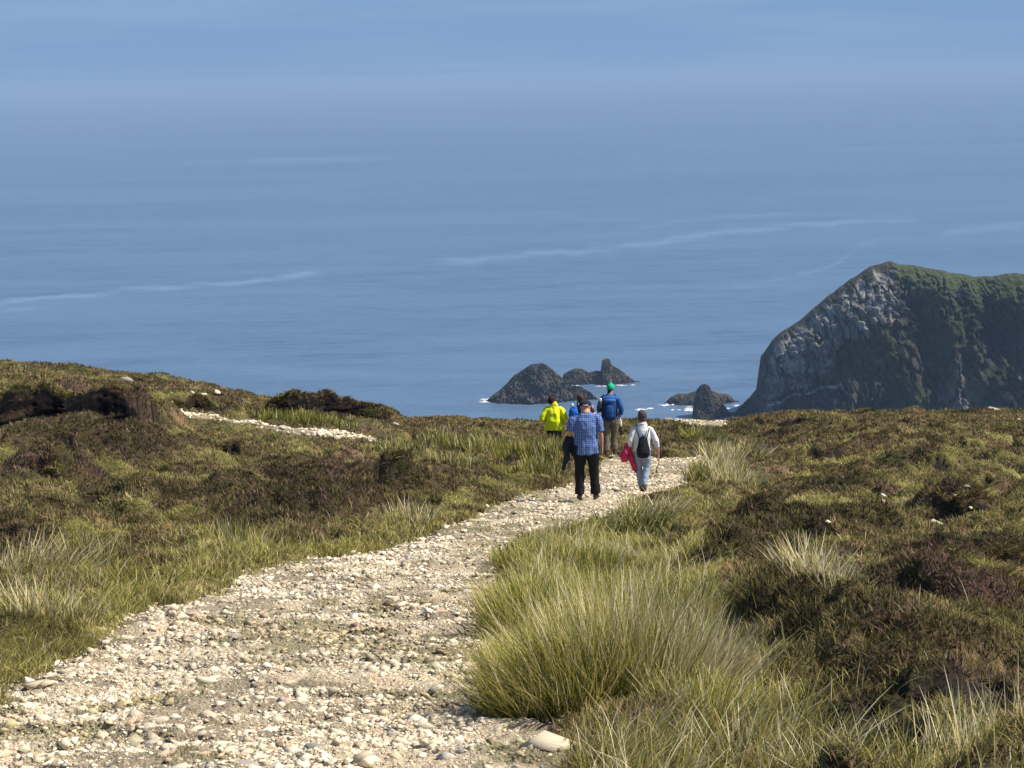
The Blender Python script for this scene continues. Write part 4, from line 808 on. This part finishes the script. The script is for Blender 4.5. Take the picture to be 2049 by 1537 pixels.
J = joints(1.85, 1.13, lA={'eL': (-.285, -.03, 1.22), 'wL': (-.27, .17, 1.08)}, rA={'eR': (.265, -.02, 1.20), 'wR': (.280, .03, .93)}, lL={'aL': (-.125, .02, .095), 'kL': (-.125, .03, .50), 'aR': (.155, .07, .095), 'kR': (.135, .05, .50)}, headoff=(0, .06, -.055)); J['hs'] = 1.30
make_body(J, SKIN, p, 1.15); make_shirt(J, plaid.m, p, 1.17, .86, hem=.13, hemw=1.0, wr=.024, seed=11, belly=.03, collar=.082)
make_trousers(J, BLACK, p, 1.13, 1.10, seed=12, wide=.078); make_shoe(J['aL'], BROWN, p, .1); make_shoe(J['aR'], BROWN, p, -.25)
bm = bmesh.new(); Hd = J['head']; blob(bm, Hd + V3(0, -.008, .050), (.108, .112, .068)); ring_tube(bm, [Hd + V3(0, .07, .045), Hd + V3(0, .15, .035)], [(.07, .012), (.055, .008)], 12, .3)
cap = child('cap', bm, cloth('navy cap cloth', (.02, .02, .035)), p, .007); bm = bmesh.new(); ring_tube(bm, [Hd + V3(-.045, -.105, .040), Hd + V3(0, -.120, .042), Hd + V3(.045, -.105, .040)], [(.016, .010)] * 3, 8, .5); child('cap_opening', bm, SKIN2, cap, .004, 1)
bm = bmesh.new()
for s in (-1, 1): ring_tube(bm, [Hd + V3(.074 * s, -.02, -.005), Hd + V3(.066 * s, -.055, -.015), Hd + V3(.04 * s, -.08, -.03)], [.012, .014, .01], 8)
child('hair', bm, mat_plain('short grey hair', (.16, .13, .12), .9, 60, .3), p, .006)
j = thing_at('jacket', p, 'dark navy jacket folded over the left forearm of the man in the checked shirt', 'jacket'); bm = bmesh.new()
ring_tube(bm, [(-.30, .02, 1.10), (-.29, .12, 1.075), (-.275, .2, 1.05)], [(.085, .07), (.09, .075), (.07, .06)], 14, .6)
ring_tube(bm, [(-.33, .05, 1.08), (-.355, .05, .95), (-.34, .06, .82), (-.31, .06, .72)], [(.055, .10), (.060, .12), (.055, .11), (.03, .06)], 14, .5)
ring_tube(bm, [(-.25, .13, 1.02), (-.235, .14, .90), (-.24, .13, .80)], [(.05, .10), (.05, .10), (.03, .06)], 14, .5)
ring_tube(bm, [(-.34, .05, .86), (-.36, .03, .72), (-.395, .02, .62), (-.41, .01, .54)], [(.045, .05), (.042, .048), (.040, .045), (.038, .04)], 12, .2)
child('garment', bm, cloth('navy jacket cloth', (.022, .026, .040)), j, .009, 2, .014, (14, 10, 9), 21)

# woman in white
WHITE = cloth('white jersey', (.80, .79, .80), .05); p = stand(1286, 43.0, 'woman with short grey hair, white top and pale blue grey trousers')
J = joints(1.64, .92, lA={'sL': (-.165, 0, 1.30), 'eL': (-.255, -.05, 1.05), 'wL': (-.275, .03, .80)}, rA={'sR': (.165, 0, 1.30), 'eR': (.265, -.04, 1.03), 'wR': (.315, .05, .74)}, lL={'aL': (-.03, .09, .09), 'kL': (-.075, .10, .47), 'aR': (.015, -.14, .15), 'kR': (.075, .03, .48)}, headoff=(0, .03, -.01))
make_body(J, SKIN, p, .92); make_shirt(J, WHITE, p, .93, 1.45, hem=.02, hemw=1.08, wr=.014, seed=31, rs=.95, collar=.085)
make_trousers(J, cloth('pale blue grey denim', (.30, .36, .47), .12), p, .98, .93, seed=32, wide=.062); make_shoe(J['aL'], BROWN, p, .0); make_shoe(J['aR'], BROWN, p, 0, -.5)
make_hair(J, mat_plain('grey brown hair', (.085, .068, .066), .85, 50, .35, .4), p, low=.01, seed=33)
bm = bmesh.new(); ring_tube(bm, [J['neck'] + V3(0, 0, .0), J['neck'] + V3(0, .005, .045)], [(.080, .080), (.066, .066)], 14, .2); child('neckerchief', bm, cloth('pink neckerchief', (.50, .16, .15)), p, .008, 2, .006)
b = thing_at('backpack', p, 'small black backpack on the back of the woman in white', 'backpack'); PK = cloth('black nylon', (.018, .018, .022)); bm = bmesh.new()
ring_tube(bm, [(.0, -.195, .745), (.0, -.205, .80), (.0, -.205, .90), (0, -.19, 1.0), (0, -.17, 1.085), (0, -.16, 1.12)], [(.118, .055), (.135, .070), (.130, .070), (.105, .060), (.088, .045), (.080, .035)], 20, .3); pk = child('pack_body', bm, PK, b, .008, 3, .006)
bm = bmesh.new(); ring_tube(bm, [(0, -.268, .77), (0, -.275, .83), (0, -.262, .91)], [(.085, .02), (.095, .028), (.08, .02)], 14, .3); child('front_pocket', bm, PK, b, .007, 2, .005)
bm = bmesh.new(); ring_tube(bm, [(-.02, -.19, 1.12), (-.015, -.20, 1.165), (.015, -.20, 1.165), (.02, -.19, 1.12)], [.010] * 4, 8); child('carry_loop', bm, PK, b, .006, 1)
for s in (-1, 1):
    bm = bmesh.new(); ring_tube(bm, [(.068 * s, -.175, 1.10), (.10 * s, -.150, 1.20), (.125 * s, -.118, 1.30), (.128 * s, -.05, 1.362), (.12 * s, .05, 1.345), (.125 * s, .125, 1.22), (.13 * s, .13, 1.05), (.15 * s, .04, .93), (.12 * s, -.13, .86)], [(.012, .016)] * 9, 8); child('strap', bm, PK, b, .006, 1)
j = thing_at('jacket', p, 'crimson waterproof jacket bundled in the left hand of the woman in white', 'jacket'); CR = mat_plain('crimson waterproof', (.55, .030, .10), .5, 10, .25, .6); bm = bmesh.new()
ring_tube(bm, [(-.27, .0, .98), (-.30, .0, .90), (-.34, .0, .80), (-.37, 0, .72), (-.37, 0, .64)], [(.045, .06), (.07, .08), (.10, .10), (.11, .10), (.07, .07)], 16, .6)
ring_tube(bm, [(-.29, .03, .95), (-.26, .03, .80), (-.22, .03, .62), (-.17, .02, .48), (-.145, .0, .40)], [(.05, .07), (.065, .07), (.055, .05), (.045, .045), (.03, .035)], 14, .3)
ring_tube(bm, [(-.37, -.02, .76), (-.43, -.02, .74), (-.47, -.01, .73)], [(.08, .08), (.06, .07), (.035, .04)], 14, .4)
child('garment', bm, CR, j, .009, 1, .040, (12, 12, 10), 41)
c = thing_at('pouch', p, 'small dark pouch on a thin cord held by the woman in white', 'pouch'); bm = bmesh.new()
ring_tube(bm, [(.36, .07, .78), (.365, .07, .72), (.345, .07, .66)], [(.03, .025), (.038, .03), (.03, .024)], 12, .5); child('pouch_body', bm, cloth('dark brown pouch', (.05, .025, .022)), c, .006, 2)
bm = bmesh.new(); ring_tube(bm, [(.34, .06, .68), (.33, .06, .60), (.30, .05, .50), (.275, .05, .42), (.27, .05, .37)], [.008, .007, .007, .008, .016], 8); child('cord', bm, cloth('brown cord', (.08, .04, .03)), c, .005, 1)

# walker in the yellow jacket
HV = mat_plain('fluorescent yellow shell', (.84, .90, .015), .6, 8, .05, .3); HV.node_tree.nodes['Principled BSDF'].inputs['Specular IOR Level'].default_value = .2
p = stand(1109, 52.4, 'walker with dark hair in a bright fluorescent yellow jacket, half hidden by tall rushes', dz=-.08)
J = joints(1.60, .96, lA={'sL': (-.18, 0, 1.28), 'eL': (-.29, -.05, 1.03), 'wL': (-.20, .20, .96)}, rA={'sR': (.18, 0, 1.28), 'eR': (.29, -.05, 1.04), 'wR': (.20, .20, .98)}, headoff=(-.045, .03, -.02))
make_body(J, SKIN, p, .95, .01); make_shirt(J, HV, p, 1.05, 1.92, hem=.09, hemw=1.10, wr=.026, seed=51, rs=1.12, name='jacket', collar=.078, belly=-.03)
bm = bmesh.new(); ring_tube(bm, [(.02, -.03, 1.32), (.035, -.045, 1.39), (.045, -.04, 1.45)], [(.10, .06), (.075, .045), (.03, .025)], 14, .4); ring_tube(bm, [(.13, -.06, .84), (.16, -.07, .77)], [(.08, .08), (.07, .06)], 12, .5); child('hood', bm, HV, p, .009, 2, .008)
make_trousers(J, BLACK, p, .95, .98, seed=52); make_shoe(J['aL'], BROWN, p); make_shoe(J['aR'], BROWN, p)
make_hair(J, mat_plain('dark brown hair', (.035, .016, .014), .8, 50, .3, .4), p, seed=53, r=(.084, .100, .092), low=-.015)

# man in the green hat
BL = cloth('blue shell jacket', (.028, .095, .30)); p = stand(1221, 53.7, 'tall walker in green knitted hat, blue jacket and khaki trousers', dz=.08)
J = joints(1.77, 1.03, lA={'eL': (-.25, .02, 1.15), 'wL': (-.27, .22, 1.07)}, rA={'eR': (.295, -.02, 1.15), 'wR': (.25, .06, .90)}, lL={'aL': (-.10, .0, .095), 'kL': (-.10, .03, .50), 'aR': (.11, .08, .10), 'kR': (.115, .10, .51)}, headoff=(.035, .03, .0))
make_body(J, SKIN, p, 1.0, .01); make_shirt(J, BL, p, 1.06, 1.55, hem=.03, wr=.022, seed=61, rs=1.12, name='jacket', collar=.09)
make_trousers(J, cloth('khaki grey trouser cloth', (.155, .135, .105), .2), p, 1.0, 1.10, seed=62, wide=.078); make_shoe(J['aL'], BROWN, p); make_shoe(J['aR'], BROWN, p)
bm = bmesh.new(); H = J['head']; blob(bm, H + V3(0, -.01, .045), (.096, .112, .10)); blob(bm, H + V3(0, -.015, .125), (.045, .055, .05)); ring_tube(bm, [H + V3(0, -.01, .02), H + V3(0, -.01, .045)], [(.100, .116), (.100, .116)], 18, .15); child('knitted_hat', bm, mat_plain('green knitted wool', (.015, .46, .24), .95, 60, .2, .6), p, .008, 2, .005, (40, 40, 20))
bm = bmesh.new(); ring_tube(bm, [H + V3(-.05, -.04, -.09), H + V3(-.03, -.07, -.02), H + V3(0, -.08, -.0)], [.04, .04, .03], 10); child('hair', bm, mat_plain('black hair', (.02, .015, .015), .8, 50, .2), p, .008)
b = thing_at('rucksack', p, 'big navy blue rucksack on the walker in the green hat', 'rucksack'); NV = cloth('navy rucksack nylon', (.016, .045, .16)); ND = cloth('dark navy webbing', (.014, .02, .05)); bm = bmesh.new()
ring_tube(bm, [(-.01, -.23, .93), (-.01, -.25, 1.0), (-.01, -.26, 1.15), (-.01, -.25, 1.32), (-.01, -.24, 1.42)], [(.13, .085), (.155, .11), (.16, .12), (.155, .11), (.13, .09)], 22, .35); child('pack_body', bm, NV, b, .009, 2, .012)
bm = bmesh.new(); ring_tube(bm, [(-.14, -.20, 1.45), (0, -.23, 1.47), (.15, -.20, 1.45)], [(.05, .07), (.06, .085), (.05, .07)], 14, .8); blob(bm, (.0, -.27, 1.40), (.15, .10, .06)); child('lid', bm, cloth('blue pack lid', (.04, .12, .36)), b, .009, 2, .014)
bm = bmesh.new(); ring_tube(bm, [(-.01, -.375, 1.02), (-.01, -.385, 1.15), (-.01, -.375, 1.27)], [(.085, .03), (.095, .035), (.08, .03)], 16, .4); child('front_pocket', bm, BL, b, .008, 2, .006)
for s in (-1, 1):
    bm = bmesh.new(); ring_tube(bm, [(-.01 + .165 * s, -.24, 1.0), (-.01 + .175 * s, -.25, 1.15), (-.01 + .165 * s, -.24, 1.28)], [(.03, .05), (.035, .055), (.03, .05)], 12, .3); child('side_pocket', bm, ND, b, .008, 2)
    bm = bmesh.new(); ring_tube(bm, [(.11 * s, -.17, 1.38), (.135 * s, -.08, 1.50), (.14 * s, .04, 1.50), (.14 * s, .135, 1.38), (.15 * s, .14, 1.2), (.19 * s, .03, 1.05), (.15 * s, -.15, 1.0)], [(.02, .025)] * 7, 10); child('strap', bm, ND, b, .008, 1)
bt = thing_at('water_bottle', p, 'white topped water bottle in the side of the big navy rucksack', 'bottle'); bm = bmesh.new(); ring_tube(bm, [(-.235, -.25, 1.22), (-.235, -.25, 1.38)], [.036, .036], 14, .2); child('bottle_body', bm, mat_plain('clear grey plastic', (.12, .13, .15), .3, 5, .1, 0), bt, .006, 1); bm = bmesh.new(); ring_tube(bm, [(-.235, -.25, 1.40), (-.235, -.25, 1.455)], [.034, .036], 12, .4); child('bottle_cap', bm, mat_plain('white plastic', (.8, .8, .78), .4, 5, .05, 0), bt, .006, 1)
po = thing_at('walking_pole', p, 'thin grey walking pole held upright by the walker in the green hat', 'walking pole'); GP = mat_plain('grey aluminium', (.32, .30, .28), .4, 5, .1, 0)
zf = float(hfull(np.array([p.location.x - .28]), np.array([p.location.y + .3]))[0]) - p.location.z
bm = bmesh.new(); ring_tube(bm, [(-.285, .29, zf), (-.285, .27, .6), (-.28, .26, 1.02)], [.009, .011, .012], 10, .2); child('shaft', bm, GP, po, .005, 1); bm = bmesh.new(); ring_tube(bm, [(-.28, .26, 1.02), (-.28, .26, 1.16), (-.28, .26, 1.19)], [.016, .019, .026], 12, .6); child('grip', bm, mat_plain('pale grip', (.55, .55, .52), .6, 5, .1, 0), po, .005, 1)
mp = thing_at('scarf', p, 'cream cloth with dark end hanging beside the walker in the green hat', 'cloth'); bm = bmesh.new(); ring_tube(bm, [(.21, .07, 1.02), (.235, .07, .90), (.265, .07, .78), (.285, .07, .70)], [(.03, .03), (.045, .035), (.045, .03), (.028, .025)], 12, .3); child('cloth', bm, cloth('cream cloth', (.72, .69, .45), .08), mp, .007, 1, .012, (20, 14, 9)); bm = bmesh.new(); ring_tube(bm, [(.285, .07, .70), (.275, .07, .62), (.30, .07, .52), (.305, .07, .49)], [(.028, .025), (.038, .03), (.042, .03), (.022, .02)], 12, .4); child('dark_end', bm, cloth('dark brown cloth', (.05, .035, .025)), mp, .007, 1, .008)

# walker mostly hidden behind the checked shirt
p = stand(1168, 52.3, 'walker in a maroon top mostly hidden behind the man in the checked shirt')
J = joints(1.56, .95, lA={'sL': (-.17, 0, 1.26), 'eL': (-.24, .0, 1.02), 'wL': (-.22, .1, .85)}, rA={'sR': (.175, 0, 1.26), 'eR': (.285, .0, 1.03), 'wR': (.25, .20, 1.16)}, lL={'aR': (.14, .12, .095), 'kR': (.15, .14, .5)}, headoff=(-.055, .02, -.01))
make_body(J, SKIN2, p, .93, .01); make_shirt(J, cloth('maroon fleece', (.055, .018, .024)), p, .97, .55, hem=.05, wr=.010, seed=71, collar=.08)
make_trousers(J, cloth('dark wine trousers', (.075, .025, .028)), p, .95, 1.0, seed=72); make_shoe(J['aL'], BROWN, p); make_shoe(J['aR'], BROWN, p)
make_hair(J, mat_plain('brown hair', (.06, .034, .026), .8, 50, .3, .4), p, seed=73, low=-.01)
b = thing_at('daypack', p, 'bright blue daypack with white bottle top, left of the checked shirt', 'backpack'); bm = bmesh.new(); ring_tube(bm, [(-.235, -.16, .98), (-.24, -.17, 1.08), (-.235, -.17, 1.20), (-.22, -.15, 1.30)], [(.08, .06), (.115, .085), (.11, .08), (.07, .055)], 16, .4); child('pack_body', bm, cloth('bright blue nylon', (.025, .13, .50)), b, .008, 2, .012)
bm = bmesh.new(); ring_tube(bm, [(-.15, -.13, 1.32), (-.13, -.07, 1.385), (-.13, .04, 1.37), (-.14, .12, 1.2), (-.17, .05, 1.02), (-.2, -.1, 1.0)], [(.018, .02)] * 6, 10); child('strap', bm, ND, b, .008, 1)
bm = bmesh.new(); ring_tube(bm, [(-.265, -.15, 1.27), (-.26, -.15, 1.36)], [.035, .033], 12, .5); child('bottle_top', bm, mat_plain('white bottle plastic', (.8, .8, .8), .5, 5, .05, 0), b, .006, 1)
